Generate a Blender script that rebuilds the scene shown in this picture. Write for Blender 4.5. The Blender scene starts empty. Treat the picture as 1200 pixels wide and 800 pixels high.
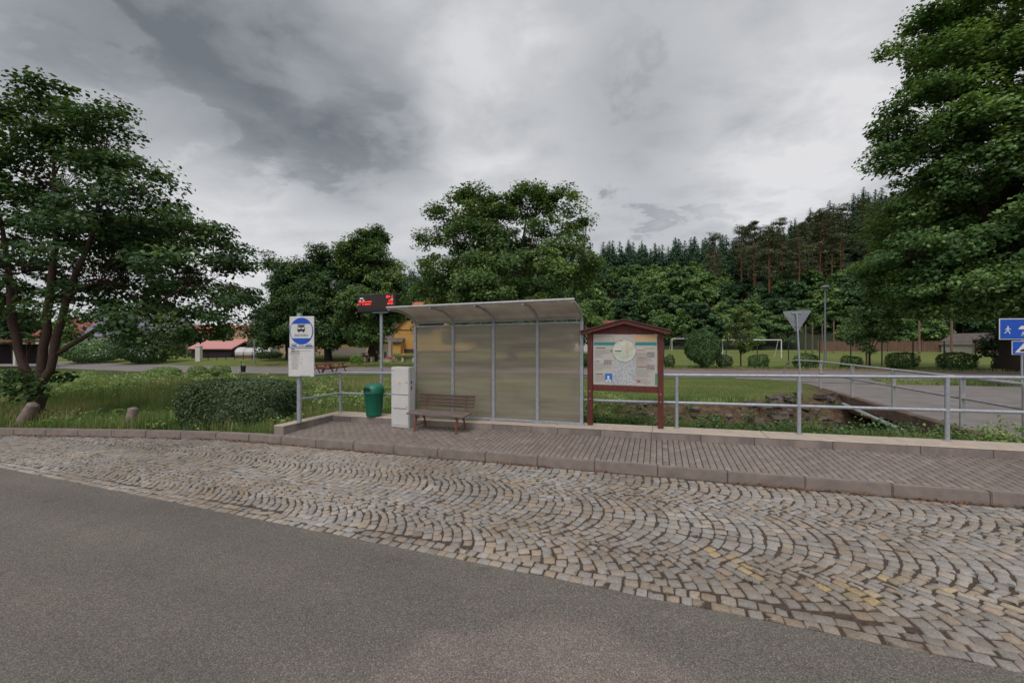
import bpy, bmesh, math, random
import numpy as np
from mathutils import Vector, Matrix
R = math.radians
rng = np.random.default_rng(7)
random.seed(7)
SC = bpy.context.scene
COL = SC.collection
TH = R(19.57); CT, ST = math.cos(TH), math.sin(TH)
K = 0.0195          # the street falls gently to the left
CAMH = 2.15

# ------------------------------------------------------------------ frames
def W(s, t, z=0.0):            # street frame -> world
    return Vector((s*CT + t*ST, -s*ST + t*CT, z + K*s))
def w2s(x, y):
    return x*CT - y*ST, x*ST + y*CT
def sstep(a, b, x):
    u = np.clip((x - a)/(b - a), 0, 1)
    return u*u*(3 - 2*u)
def t_kerb(s):
    s = np.asarray(s, dtype=float)
    d = np.clip(-9.2 - s, 0, None)
    return 6.95 - 0.2*d*d/(d + 1.0)
def t_asph(s):
    return 3.63 - 0.036*np.asarray(s, dtype=float)

# value noise for terrain and colour patches
_perm = rng.random((64, 64))
def vnoise(x, y):
    x = np.asarray(x, float); y = np.asarray(y, float)
    xi = np.floor(x).astype(int); yi = np.floor(y).astype(int)
    fx = x - xi; fy = y - yi
    fx = fx*fx*(3-2*fx); fy = fy*fy*(3-2*fy)
    g = lambda a, b: _perm[a % 64, b % 64]
    return (g(xi, yi)*(1-fx)*(1-fy) + g(xi+1, yi)*fx*(1-fy) + g(xi, yi+1)*(1-fx)*fy + g(xi+1, yi+1)*fx*fy)
def fbm(x, y):
    return (vnoise(x, y) + .5*vnoise(x*2.1+5, y*2.1+9) + .25*vnoise(x*4.3+2, y*4.3+7))/1.75

def chan_depth(s):
    return .25 + 1.15*sstep(-7, -1, s)
def zg(s, t):
    """terrain height, street frame input, world z"""
    s = np.asarray(s, float); t = np.asarray(t, float)
    base = K*np.clip(s, -42, 14)*(1 - sstep(24, 50, t))
    base = base + .25*sstep(45, 75, t)
    d = t - t_kerb(s)
    beh = sstep(0.12, .2, d)                       # behind the kerb
    z = base + beh*(.10 + .05*fbm(s*.9, t*.9)) - (1-beh)*.35
    # behind the low wall on the right the bank starts a bit below the wall top
    right = sstep(-8.6, -8.2, s)
    side = right*(t > 7.1)
    z = np.where((side > .5) & (t < 9.1), base - .25, z)
    dep = chan_depth(s)*sstep(-14, -7, s)
    wd_ = 3.6*sstep(1.8, 5.2, s)
    ch = sstep(10.1, 11.2, t)*(1 - sstep(12.6 + wd_*1.15, 14.3 + wd_ + .5*(fbm(s*.6, 3.3)-.5), t))
    cross = 1.0
    z = z - ch*dep*cross
    # flatten below the bridge road and the far road
    return z
def zworld(x, y):
    s, t = w2s(np.asarray(x, float), np.asarray(y, float))
    return zg(s, t)
def hill_h(x, y):
    x = np.asarray(x, float); y = np.asarray(y, float)
    u = x/np.maximum(y, 1)
    px = 600 + 480*u
    G = np.interp(px, [150, 300, 480, 600, 700, 830, 920, 1000, 1200, 1500], [0, 4, 20, 29, 36, 38, 50, 68, 84, 95])
    y0 = np.interp(px, [480, 700, 900, 1200], [110, 96, 84, 84])
    v = np.clip((y - y0)/(235 - y0), 0, 1.25)
    return .2 + G*v**.92 + 1.5*(fbm(x*.05, y*.05) - .5)*np.clip(v*4, 0, 1)

# ------------------------------------------------------------------ tagging
def tag(o, label, cat, group=None, kind=None):
    if label: o['label'] = label
    if cat: o['category'] = cat
    if group: o['group'] = group
    if kind: o['kind'] = kind
    return o
def structure(o):
    o['kind'] = 'structure'; return o
def empty(name, loc, rz=0.0):
    o = bpy.data.objects.new(name, None); COL.objects.link(o)
    o.location = loc; o.rotation_euler = (0, 0, rz); o.empty_display_size = .2
    return o
def street_empty(name, s, t, z=0.0):
    return empty(name, W(s, t, z), -TH)
def link_mesh(name, me, m, parent=None):
    o = bpy.data.objects.new(name, me); COL.objects.link(o)
    if m is not None:
        me.materials.append(m)
    if parent is not None: o.parent = parent
    return o

# ------------------------------------------------------------------ materials
def nodes_of(m):
    m.use_nodes = True
    nt = m.node_tree
    return nt, nt.nodes, nt.links
def ramp(nd, stops):
    cr = nd.color_ramp
    while len(cr.elements) > 1: cr.elements.remove(cr.elements[-1])
    cr.elements[0].position = stops[0][0]; cr.elements[0].color = (*stops[0][1], 1)
    for p, c in stops[1:]:
        e = cr.elements.new(p); e.color = (*c, 1)
def mat(name, c1, c2=None, scale=8.0, rough=.7, metal=0.0, bump=0.0, bscale=None, spec=.4, detail=6, stretch=None, attr=None):
    m = bpy.data.materials.new(name); nt, N, L = nodes_of(m)
    b = N['Principled BSDF']
    b.inputs['Roughness'].default_value = rough; b.inputs['Metallic'].default_value = metal
    b.inputs['Specular IOR Level'].default_value = spec
    if c2 is None: c2 = tuple(min(1, x*1.18) for x in c1)
    tc = N.new('ShaderNodeTexCoord'); mp = N.new('ShaderNodeMapping')
    L.new(tc.outputs['Object'], mp.inputs['Vector'])
    if stretch: mp.inputs['Scale'].default_value = stretch
    nz = N.new('ShaderNodeTexNoise'); nz.inputs['Scale'].default_value = scale; nz.inputs['Detail'].default_value = detail
    nz.inputs['Roughness'].default_value = .65
    L.new(mp.outputs[0], nz.inputs['Vector'])
    cr = N.new('ShaderNodeValToRGB'); ramp(cr, [(.3, c1), (.7, c2)])
    L.new(nz.outputs['Fac'], cr.inputs['Fac'])
    out = cr.outputs['Color']
    if attr:
        at = N.new('ShaderNodeAttribute'); at.attribute_name = attr[0]
        cr2 = N.new('ShaderNodeValToRGB'); ramp(cr2, attr[1])
        L.new(at.outputs['Fac'], cr2.inputs['Fac'])
        mx = N.new('ShaderNodeMix'); mx.data_type = 'RGBA'; mx.blend_type = 'MULTIPLY'; mx.inputs['Factor'].default_value = 1
        L.new(cr2.outputs[0], mx.inputs['A']); L.new(out, mx.inputs['B']); out = mx.outputs['Result']
    L.new(out, b.inputs['Base Color'])
    if bump:
        n2 = N.new('ShaderNodeTexNoise'); n2.inputs['Scale'].default_value = bscale or scale*4; n2.inputs['Detail'].default_value = 5
        L.new(mp.outputs[0], n2.inputs['Vector'])
        bp = N.new('ShaderNodeBump'); bp.inputs['Strength'].default_value = bump; bp.inputs['Distance'].default_value = .02
        L.new(n2.outputs['Fac'], bp.inputs['Height']); L.new(bp.outputs[0], b.inputs['Normal'])
    return m
def leaf_mat(name, dark, mid, light, transl=.3, rough=.5):
    dark, mid, light = [tuple(min(.9, c*2.05) for c in q) for q in (dark, mid, light)]
    m = bpy.data.materials.new(name); nt, N, L = nodes_of(m)
    b = N['Principled BSDF']; b.inputs['Roughness'].default_value = rough; b.inputs['Specular IOR Level'].default_value = .25
    at = N.new('ShaderNodeAttribute'); at.attribute_name = 'tint'
    cr = N.new('ShaderNodeValToRGB'); ramp(cr, [(0, dark), (.5, mid), (1, light)])
    L.new(at.outputs['Fac'], cr.inputs['Fac'])
    L.new(cr.outputs[0], b.inputs['Base Color'])
    tr = N.new('ShaderNodeBsdfTranslucent')
    mxc = N.new('ShaderNodeMix'); mxc.data_type = 'RGBA'; mxc.blend_type = 'MULTIPLY'; mxc.inputs['Factor'].default_value = 1
    L.new(cr.outputs[0], mxc.inputs['A']); mxc.inputs['B'].default_value = (1.25, 1.15, .55, 1)
    L.new(mxc.outputs['Result'], tr.inputs['Color'])
    ms = N.new('ShaderNodeMixShader'); ms.inputs[0].default_value = transl
    L.new(b.outputs[0], ms.inputs[1]); L.new(tr.outputs[0], ms.inputs[2])
    L.new(ms.outputs[0], N['Material Output'].inputs['Surface'])
    return m

M = {}
M['galv'] = mat('galvanised_steel', (.24, .26, .29), (.36, .38, .41), 14, .5, .35, .05, 60)
M['galv_worn'] = mat('worn_galvanised_steel', (.27, .27, .28), (.40, .39, .38), 9, .6, .25, .05, 40)
M['rust'] = mat('rusty_steel', (.11, .05, .028), (.22, .10, .05), 18, .85, 0, .2)
M['kerb'] = mat('kerb_granite', (.15, .122, .108), (.235, .19, .165), 5, .85, 0, .25, 70, detail=10)
M['wall_top'] = mat('wall_coping', (.30, .245, .20), (.42, .35, .285), 6, .9, 0, .2, 60, detail=10)
M['wall_face'] = mat('wall_face_concrete', (.12, .098, .09), (.27, .22, .195), 3.2, .9, 0, .25, 60, detail=10, stretch=(1, 1, .35))
M['joint_dark'] = mat('paver_joint', (.014, .011, .009), (.03, .023, .018), 20, 1)
M['joint'] = mat('joint_dirt', (.032, .022, .016), (.085, .058, .041), 20, 1, 0, .2)
M['white'] = mat('white_enamel', (.50, .49, .48), (.56, .55, .54), 6, .5)
M['cabinet'] = mat('cabinet_plastic', (.45, .435, .425), (.52, .505, .495), 3, .55)
M['blue'] = mat('sign_blue', (.004, .06, .36), (.006, .07, .42), 5, .4)
M['black'] = mat('black_paint', (.008, .008, .009), (.014, .014, .015), 10, .45)
M['dark_slot'] = mat('dark_opening', (.006, .006, .006), (.01, .01, .01), 10, .8)
M['bin_green'] = mat('bin_green_plastic', (.003, .095, .055), (.006, .125, .075), 7, .45, 0, .04)
M['bench_wood'] = mat('weathered_bench_wood', (.045, .025, .020), (.10, .062, .050), 7, .8, 0, .25, 40, stretch=(.35, 5, 5))
M['bench_seat_wood'] = mat('weathered_seat_wood', (.085, .064, .056), (.19, .15, .135), 7, .8, 0, .25, 40, stretch=(.35, 5, 5))
M['bench_iron'] = mat('rust_red_iron', (.13, .028, .014), (.24, .06, .03), 20, .7, 0, .15)
M['board_wood'] = mat('red_brown_timber', (.065, .012, .009), (.125, .025, .018), 8, .6, 0, .2, 30, stretch=(3, 3, .5))
M['board_roof'] = mat('board_roof_shingle', (.05, .03, .028), (.10, .06, .055), 20, .9, 0, .4)
M['paper'] = mat('poster_paper', (.37, .345, .315), (.43, .40, .37), 3, .5)
M['teal'] = mat('poster_teal', (.02, .17, .16), (.035, .23, .21), 30, .5)
M['orange_print'] = mat('poster_orange', (.50, .30, .15), (.56, .38, .22), 40, .5)
M['ink'] = mat('grey_ink', (.20, .18, .165), (.34, .31, .285), 90, .6)
M['ink_dark'] = mat('dark_ink', (.03, .03, .035), (.08, .08, .08), 60, .6)
M['ink_red'] = mat('red_ink', (.30, .07, .05), (.40, .16, .12), 60, .6)
M['photo'] = mat('printed_photograph', (.10, .10, .12), (.38, .32, .30), 30, .5)
M['photo_blue'] = mat('printed_blue_photograph', (.02, .11, .40), (.03, .15, .45), 12, .5)
M['white_print'] = mat('white_print', (.55, .55, .54), (.6, .6, .59), 20, .6)
M['map'] = mat('printed_map', (.10, .18, .26), (.62, .56, .50), 34, .5, detail=9)
M['map_light'] = mat('printed_map_light', (.30, .38, .30), (.58, .55, .49), 9, .5, detail=9)
M['map_tan'] = mat('printed_map_tan', (.50, .33, .22), (.55, .42, .33), 40, .5)
M['print_green'] = mat('print_green', (.03, .2, .1), (.05, .25, .13), 20, .5)
M['bark'] = mat('bark', (.020, .015, .012), (.058, .042, .034), 9, .95, 0, .6, 30, stretch=(4, 4, .7))
M['bark_red'] = mat('reddish_bark', (.040, .022, .016), (.085, .05, .038), 9, .95, 0, .5, 30, stretch=(4, 4, .7))
M['pine_bark'] = mat('pine_bark', (.10, .042, .024), (.19, .085, .05), 2.5, .95, 0, .3, 12, stretch=(3, 3, .4))
M['rubble'] = mat('stained_rubble', (.035, .028, .024), (.16, .125, .105), 2.5, .95, 0, .6, 25, detail=10)
M['stone'] = mat('rough_stone', (.13, .095, .085), (.26, .20, .18), 9, .95, 0, .6, 25)
M['stele'] = mat('pale_sandstone', (.33, .27, .20), (.45, .38, .29), 5, .9, 0, .2)
M['red_table'] = mat('dark_red_paint', (.10, .016, .012), (.15, .026, .02), 8, .7)
M['lamp_grey'] = mat('lamp_grey', (.17, .18, .20), (.24, .25, .27), 8, .5, .3)
M['timber_pole'] = mat('timber_pole', (.11, .065, .045), (.19, .12, .09), 6, .9)
M['fence_wood'] = mat('brown_fence_board', (.09, .05, .034), (.18, .105, .07), 2.2, .9, stretch=(3, 3, .3))
M['fence_green'] = mat('dark_green_steel', (.01, .045, .03), (.016, .06, .042), 6, .6)
M['goal_white'] = mat('goal_paint', (.55, .53, .50), (.66, .64, .62), 8, .6)
M['plaster_white'] = mat('pale_plaster', (.45, .42, .38), (.56, .53, .49), 1.2, .9)
M['plaster_yellow'] = mat('ochre_plaster', (.46, .245, .075), (.54, .30, .10), 1.0, .9)
M['plaster_lemon'] = mat('pale_yellow_plaster', (.48, .37, .11), (.54, .42, .14), 1.0, .9)
M['plaster_tan'] = mat('tan_plaster', (.34, .22, .14), (.42, .29, .19), 1.0, .9)
M['plinth'] = mat('brown_plinth', (.06, .035, .03), (.09, .055, .045), 3, .9)
M['tile_orange'] = mat('orange_roof_tile', (.32, .085, .045), (.46, .14, .08), 3, .85, 0, .3, 20, stretch=(1, 6, 6))
M['tile_red'] = mat('red_roof_tile', (.17, .045, .033), (.26, .078, .058), 2.5, .85, 0, .3, 20)
M['tile_brown'] = mat('brown_roof_tile', (.07, .055, .05), (.13, .105, .095), 2.5, .9, 0, .3, 20)
M['tile_blue'] = mat('blue_grey_roof', (.09, .09, .12), (.14, .14, .175), 2, .6)
M['tile_pink'] = mat('pink_sheet_roof', (.40, .17, .16), (.48, .23, .21), 2, .7, stretch=(8, 1, 1))
M['shed_dark'] = mat('dark_shed_boards', (.016, .009, .013), (.032, .018, .024), 3, .9)
M['tunnel'] = mat('polytunnel_film', (.42, .41, .40), (.52, .51, .50), 2, .5)
M['window'] = mat('window_glass', (.02, .022, .026), (.035, .04, .045), 3, .15)
M['flower'] = mat('red_flower', (.35, .02, .03), (.5, .05, .06), 20, .8)
M['orange_plastic'] = mat('orange_plastic', (.55, .13, .03), (.65, .18, .05), 5, .6)
M['bridge_conc'] = mat('stained_concrete', (.05, .034, .026), (.17, .11, .075), 2.2, .95, 0, .5, 14, detail=10)
M['rust_conc'] = mat('rust_stained_concrete', (.12, .05, .022), (.24, .11, .055), 3, .95, 0, .5, 14, detail=10)
M['old_asphalt'] = mat('old_grey_asphalt', (.125, .110, .106), (.19, .168, .16), 1.2, .95, 0, .15, 80, detail=12)
M['litter'] = mat('dry_leaf', (.10, .045, .02), (.21, .10, .05), 30, .9)
M['water'] = mat('stream_water', (.012, .013, .010), (.02, .02, .015), 3, .08, 0, .15, 6)
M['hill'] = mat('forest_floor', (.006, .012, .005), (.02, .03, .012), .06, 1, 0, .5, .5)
M['flower_white'] = mat('white_blossom', (.5, .5, .45), (.6, .6, .55), 10, .8)

L_MAPLE = leaf_mat('maple_leaf', (.011, .025, .010), (.023, .049, .016), (.060, .092, .028), .32)
L_LINDEN = leaf_mat('linden_leaf', (0.0189, 0.0389, 0.0130), (0.0425, 0.0755, 0.0212), (0.1003, 0.1440, 0.0378), .28)
L_DARK = leaf_mat('dark_linden_leaf', (0.0118, 0.0283, 0.0106), (0.0260, 0.0519, 0.0165), (0.0566, 0.0920, 0.0260), .25)
L_RIGHT = leaf_mat('broad_linden_leaf', (0.0212, 0.0472, 0.0165), (0.0496, 0.0920, 0.0283), (0.1062, 0.1652, 0.0519), .3)
L_FOREST = leaf_mat('forest_leaf', (0.0230, 0.0483, 0.0172), (0.0483, 0.0897, 0.0299), (0.0978, 0.1495, 0.0483), .25)
L_SPRUCE = leaf_mat('spruce_needle', (0.0090, 0.0255, 0.0135), (0.0180, 0.0420, 0.0210), (0.0330, 0.0630, 0.0300), .08, .7)
L_PINE = leaf_mat('pine_needle', (0.0207, 0.0299, 0.0149), (0.0391, 0.0483, 0.0230), (0.0667, 0.0713, 0.0345), .1, .7)
L_YOUNG = leaf_mat('young_leaf', (.030, .048, .013), (.058, .082, .022), (.105, .125, .034), .3)
L_BUSH = leaf_mat('hedge_leaf', (.012, .032, .010), (.026, .056, .016), (.062, .100, .030), .2)
L_COTON = leaf_mat('small_dark_leaf', (.014, .028, .013), (.032, .052, .022), (.085, .090, .045), .15)
L_WEED = leaf_mat('weed_leaf', (.040, .072, .022), (.080, .125, .038), (.140, .175, .065), .3)
L_GRASS = leaf_mat('grass_blade', (.034, .066, .018), (.074, .112, .034), (.17, .185, .08), .4, .6)
L_LIME = leaf_mat('lime_hedge_leaf', (.05, .09, .016), (.09, .14, .03), (.14, .19, .05), .3)

def poly_mat(name, wave_h, tl_share=.45, clear=.60, gain=1.0):
    """milky brown polycarbonate sheet: part see-through, part scattering, softly rippled"""
    m = bpy.data.materials.new(name); nt, N, L = nodes_of(m)
    N.remove(N['Principled BSDF'])
    tc = N.new('ShaderNodeTexCoord')
    nz = N.new('ShaderNodeTexNoise'); nz.inputs['Scale'].default_value = 1.3; nz.inputs['Detail'].default_value = 8
    mp = N.new('ShaderNodeMapping'); mp.inputs['Scale'].default_value = (.5, 1, 7) if wave_h else (2, 2, 2)
    L.new(tc.outputs['Object'], mp.inputs[0]); L.new(mp.outputs[0], nz.inputs['Vector'])
    cr = N.new('ShaderNodeValToRGB'); ramp(cr, [(.25, tuple(gain*c for c in (.42, .375, .32))), (.75, tuple(gain*c for c in (.72, .65, .56)))])
    L.new(nz.outputs['Fac'], cr.inputs[0])
    wv = N.new('ShaderNodeTexWave'); wv.wave_type = 'BANDS'; wv.bands_direction = 'X'
    wv.inputs['Scale'].default_value = 18; wv.inputs['Distortion'].default_value = .0
    L.new(tc.outputs['Object'], wv.inputs['Vector'])
    bp = N.new('ShaderNodeBump'); bp.inputs['Strength'].default_value = .4; bp.inputs['Distance'].default_value = .012
    ad = N.new('ShaderNodeMath'); ad.operation = 'ADD'
    L.new(wv.outputs['Fac'], ad.inputs[0]); L.new(nz.outputs['Fac'], ad.inputs[1]); L.new(ad.outputs[0], bp.inputs['Height'])
    df = N.new('ShaderNodeBsdfDiffuse'); tl = N.new('ShaderNodeBsdfTranslucent'); tp = N.new('ShaderNodeBsdfRefraction'); tp.inputs['IOR'].default_value = 1.08; tp.inputs['Roughness'].default_value = .07; gl = N.new('ShaderNodeBsdfGlossy')
    gl.inputs['Roughness'].default_value = .28; gl.inputs['Color'].default_value = (.9, .88, .85, 1)
    tp.inputs['Color'].default_value = (.94, .88, .82, 1)
    L.new(cr.outputs[0], df.inputs[0]); L.new(cr.outputs[0], tl.inputs[0]); L.new(bp.outputs[0], df.inputs['Normal']); L.new(bp.outputs[0], gl.inputs['Normal'])
    m1 = N.new('ShaderNodeMixShader'); m1.inputs[0].default_value = tl_share; L.new(df.outputs[0], m1.inputs[1]); L.new(tl.outputs[0], m1.inputs[2])
    m2 = N.new('ShaderNodeMixShader'); m2.inputs[0].default_value = clear; L.new(m1.outputs[0], m2.inputs[1]); L.new(tp.outputs[0], m2.inputs[2])
    fr = N.new('ShaderNodeFresnel'); fr.inputs[0].default_value = 1.4
    m3 = N.new('ShaderNodeMixShader'); L.new(fr.outputs[0], m3.inputs[0]); L.new(m2.outputs[0], m3.inputs[1]); L.new(gl.outputs[0], m3.inputs[2])
    L.new(m3.outputs[0], N['Material Output'].inputs['Surface'])
    return m
M['poly_wall'] = poly_mat('ribbed_polycarbonate', True)
M['poly_roof'] = poly_mat('roof_polycarbonate', False, .8, .42, .78)
def emit_mat(name, c, st):
    m = bpy.data.materials.new(name); nt, N, L = nodes_of(m)
    b = N['Principled BSDF']; b.inputs['Base Color'].default_value = (*c, 1)
    nz = N.new('ShaderNodeTexNoise'); nz.inputs['Scale'].default_value = 60
    cr = N.new('ShaderNodeValToRGB'); ramp(cr, [(.35, tuple(x*.6 for x in c)), (.6, c)])
    L.new(nz.outputs['Fac'], cr.inputs[0]); L.new(cr.outputs[0], b.inputs['Emission Color'])
    b.inputs['Emission Strength'].default_value = st
    return m
M['led'] = emit_mat('red_led', (1.0, .05, .03), 1.3)
M['led_white'] = emit_mat('white_led_caption', (.5, .5, .5), .5)

# ------------------------------------------------------------------ mesh builder
class MB:
    def __init__(s): s.v = []; s.f = []
    def add(s, vs, fs):
        o = len(s.v); s.v += [tuple(p) for p in vs]; s.f += [tuple(i+o for i in q) for q in fs]
        return s
    def box(s, c, d, rot=None):
        x, y, z = d[0]/2, d[1]/2, d[2]/2
        vs = [Vector(p) for p in ((-x,-y,-z),(x,-y,-z),(x,y,-z),(-x,y,-z),(-x,-y,z),(x,-y,z),(x,y,z),(-x,y,z))]
        if rot is not None: vs = [rot @ p for p in vs]
        c = Vector(c); vs = [p + c for p in vs]
        return s.add(vs, [(0,3,2,1),(4,5,6,7),(0,1,5,4),(1,2,6,5),(2,3,7,6),(3,0,4,7)])
    def tube(s, pts, r, n=8, caps=True):
        pts = [Vector(p) for p in pts]
        rs = r if hasattr(r, '__len__') else [r]*len(pts)
        vs = []; fs = []
        ref = None
        for i, p in enumerate(pts):
            d = (pts[min(i+1, len(pts)-1)] - pts[max(i-1, 0)])
            if d.length < 1e-9: d = Vector((0, 0, 1))
            d.normalize()
            if ref is None: ref = Vector((1, 0, 0)) if abs(d.x) < .8 else Vector((0, 1, 0))
            a = (ref - d*ref.dot(d))
            if a.length < 1e-6: a = d.orthogonal()
            a.normalize(); ref = a; b = d.cross(a)
            for k in range(n):
                an = 2*math.pi*k/n
                vs.append(p + (a*math.cos(an) + b*math.sin(an))*rs[i])
        for i in range(len(pts)-1):
            for k in range(n):
                k2 = (k+1) % n
                fs.append((i*n+k, i*n+k2, (i+1)*n+k2, (i+1)*n+k))
        if caps:
            fs.append(tuple(range(n-1, -1, -1))); fs.append(tuple((len(pts)-1)*n+k for k in range(n)))
        return s.add(vs, fs)
    def prism(s, poly, h, axis='y', off=0.0):
        """poly: 2D points; extruded along axis from off to off+h. axis y: poly in xz; z: poly in xy; x: poly in yz"""
        def P(a, b, e):
            return {'y': (a, e, b), 'z': (a, b, e), 'x': (e, a, b)}[axis]
        n = len(poly)
        vs = [P(a, b, off) for a, b in poly] + [P(a, b, off+h) for a, b in poly]
        fs = [tuple(range(n)), tuple(range(2*n-1, n-1, -1))]
        for i in range(n):
            j = (i+1) % n; fs.append((i, i+n, j+n, j))
        return s.add(vs, fs)
    def lathe(s, prof, n=20, c=(0, 0, 0)):
        vs = []; fs = []
        for r, z in prof:
            for k in range(n):
                a = 2*math.pi*k/n; vs.append((c[0]+r*math.cos(a), c[1]+r*math.sin(a), c[2]+z))
        for i in range(len(prof)-1):
            for k in range(n):
                k2 = (k+1) % n; fs.append((i*n+k, i*n+k2, (i+1)*n+k2, (i+1)*n+k))
        fs.append(tuple(range(n-1, -1, -1))); fs.append(tuple((len(prof)-1)*n+k for k in range(n)))
        return s.add(vs, fs)
    def build(s, name, m, parent=None, bevel=0.0, smooth=False, seg=1):
        me = bpy.data.meshes.new(name); me.from_pydata(s.v, [], s.f); me.update()
        bm = bmesh.new(); bm.from_mesh(me)
        bmesh.ops.recalc_face_normals(bm, faces=bm.faces)
        if bevel:
            es = [e for e in bm.edges if len(e.link_faces) == 2 and e.calc_face_angle(0) > .6]
            bmesh.ops.bevel(bm, geom=es, offset=bevel, segments=seg, affect='EDGES', clamp_overlap=True)
        if smooth:
            for f in bm.faces: f.smooth = True
            for e in bm.edges:
                if len(e.link_faces) == 2 and e.calc_face_angle(0) > .7: e.smooth = False
        bm.to_mesh(me); bm.free()
        return link_mesh(name, me, m, parent)

def np_mesh(name, verts, quads=None, tris=None, smooth=False, attrs=None):
    """fast mesh from arrays; attrs: {name: (domain, values)}"""
    me = bpy.data.meshes.new(name)
    verts = np.asarray(verts, np.float32)
    nq = 0 if quads is None else len(quads); nt = 0 if tris is None else len(tris)
    idx = []
    if nq: idx.append(np.asarray(quads, np.int32).ravel())
    if nt: idx.append(np.asarray(tris, np.int32).ravel())
    idx = np.concatenate(idx)
    me.vertices.add(len(verts)); me.vertices.foreach_set('co', verts.ravel())
    me.loops.add(len(idx)); me.loops.foreach_set('vertex_index', idx)
    me.polygons.add(nq+nt)
    st = np.concatenate([np.arange(nq)*4, nq*4 + np.arange(nt)*3]).astype(np.int32)
    me.polygons.foreach_set('loop_start', st)
    if smooth: me.polygons.foreach_set('use_smooth', np.ones(nq+nt, bool))
    for k, (dom, val) in (attrs or {}).items():
        a = me.attributes.new(k, 'FLOAT', dom); a.data.foreach_set('value', np.asarray(val, np.float32))
    me.update(calc_edges=True); me.validate()
    return me

# ------------------------------------------------------------------ foliage
def unit(v):
    return v/np.maximum(np.linalg.norm(v, axis=-1, keepdims=True), 1e-9)
def leaf_arrays(C, Nn, size, aspect=.78, droop=.12):
    n = len(C)
    r = unit(rng.normal(size=(n, 3)))
    T = unit(np.cross(Nn, r)); B = np.cross(Nn, T)
    L = size[:, None]*.5; Wd = L*aspect
    v = np.empty((n, 4, 3))
    v[:, 0] = C - T*L; v[:, 1] = C + B*Wd + Nn*L*droop; v[:, 2] = C + T*L; v[:, 3] = C - B*Wd + Nn*L*droop
    return v.reshape(-1, 3), np.arange(n*4).reshape(-1, 4)
def leaf_mesh(name, C, Nn, size, tint, aspect=.78):
    v, q = leaf_arrays(C, Nn, size, aspect)
    return np_mesh(name, v, quads=q, attrs={'tint': ('FACE', np.clip(tint, 0, 1))})
def clump_leaves(clumps, cr, per, lsize, flat=.5, up=.75, tint_jit=.16, center=None):
    """clumps (n,3) radii cr (n,) -> leaf arrays"""
    n = len(clumps); idx = np.repeat(np.arange(n), per)
    d = unit(rng.normal(size=(len(idx), 3)))
    rad = rng.random(len(idx))**.45
    off = d*rad[:, None]*cr[idx][:, None]
    off[:, 2] *= flat
    C = clumps[idx] + off
    out = d.copy()
    if center is not None:
        out = out*.5 + unit(clumps[idx] - center)*.6
    Nn = unit(out*.55 + np.array([0, 0, up]) + rng.normal(size=(len(idx), 3))*.45)
    ctint = rng.normal(.47, .2, n)
    tint = ctint[idx] + rng.normal(0, tint_jit, len(idx))
    size = lsize*(.5 + .9*rng.random(len(idx)))
    return C, Nn, size, tint
def lobes_to_clumps(lobes, n, inner=.45, bias=.25):
    lobes = np.asarray(lobes, float)             # x y z rx ry rz
    w = (lobes[:, 3]*lobes[:, 5])**.75; w /= w.sum()
    out = []; own = []
    guard = 0
    while len(out) < n and guard < n*60:
        guard += 1
        i = rng.choice(len(lobes), p=w)
        d = unit(rng.normal(size=3) + np.array([0, 0, bias]))
        rr = rng.uniform(inner, 1.0)**.6
        p = lobes[i, :3] + d*rr*lobes[i, 3:6]
        q = (p - lobes[:, :3])/lobes[:, 3:6]
        dd = np.linalg.norm(q, axis=1); dd[i] = 9
        if dd.min() < .5 and rng.random() < .75: continue
        out.append(p); own.append(i)
    return np.array(out), np.array(own)
def limb(mb, a, b, r0, r1, sag=.0, n=6, seg=5, wob=.06):
    a = Vector(a); b = Vector(b); L = (b-a).length
    pts = []; rs = []
    w1 = Vector(rng.normal(size=3)*wob*L); 
    for i in range(seg+1):
        u = i/seg
        p = a.lerp(b, u) + w1*math.sin(math.pi*u) + Vector((0, 0, sag*L*math.sin(math.pi*u)))
        pts.append(p); rs.append(r0*(1-u) + r1*u)
    mb.tube(pts, rs, n, caps=False)
    return pts
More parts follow.
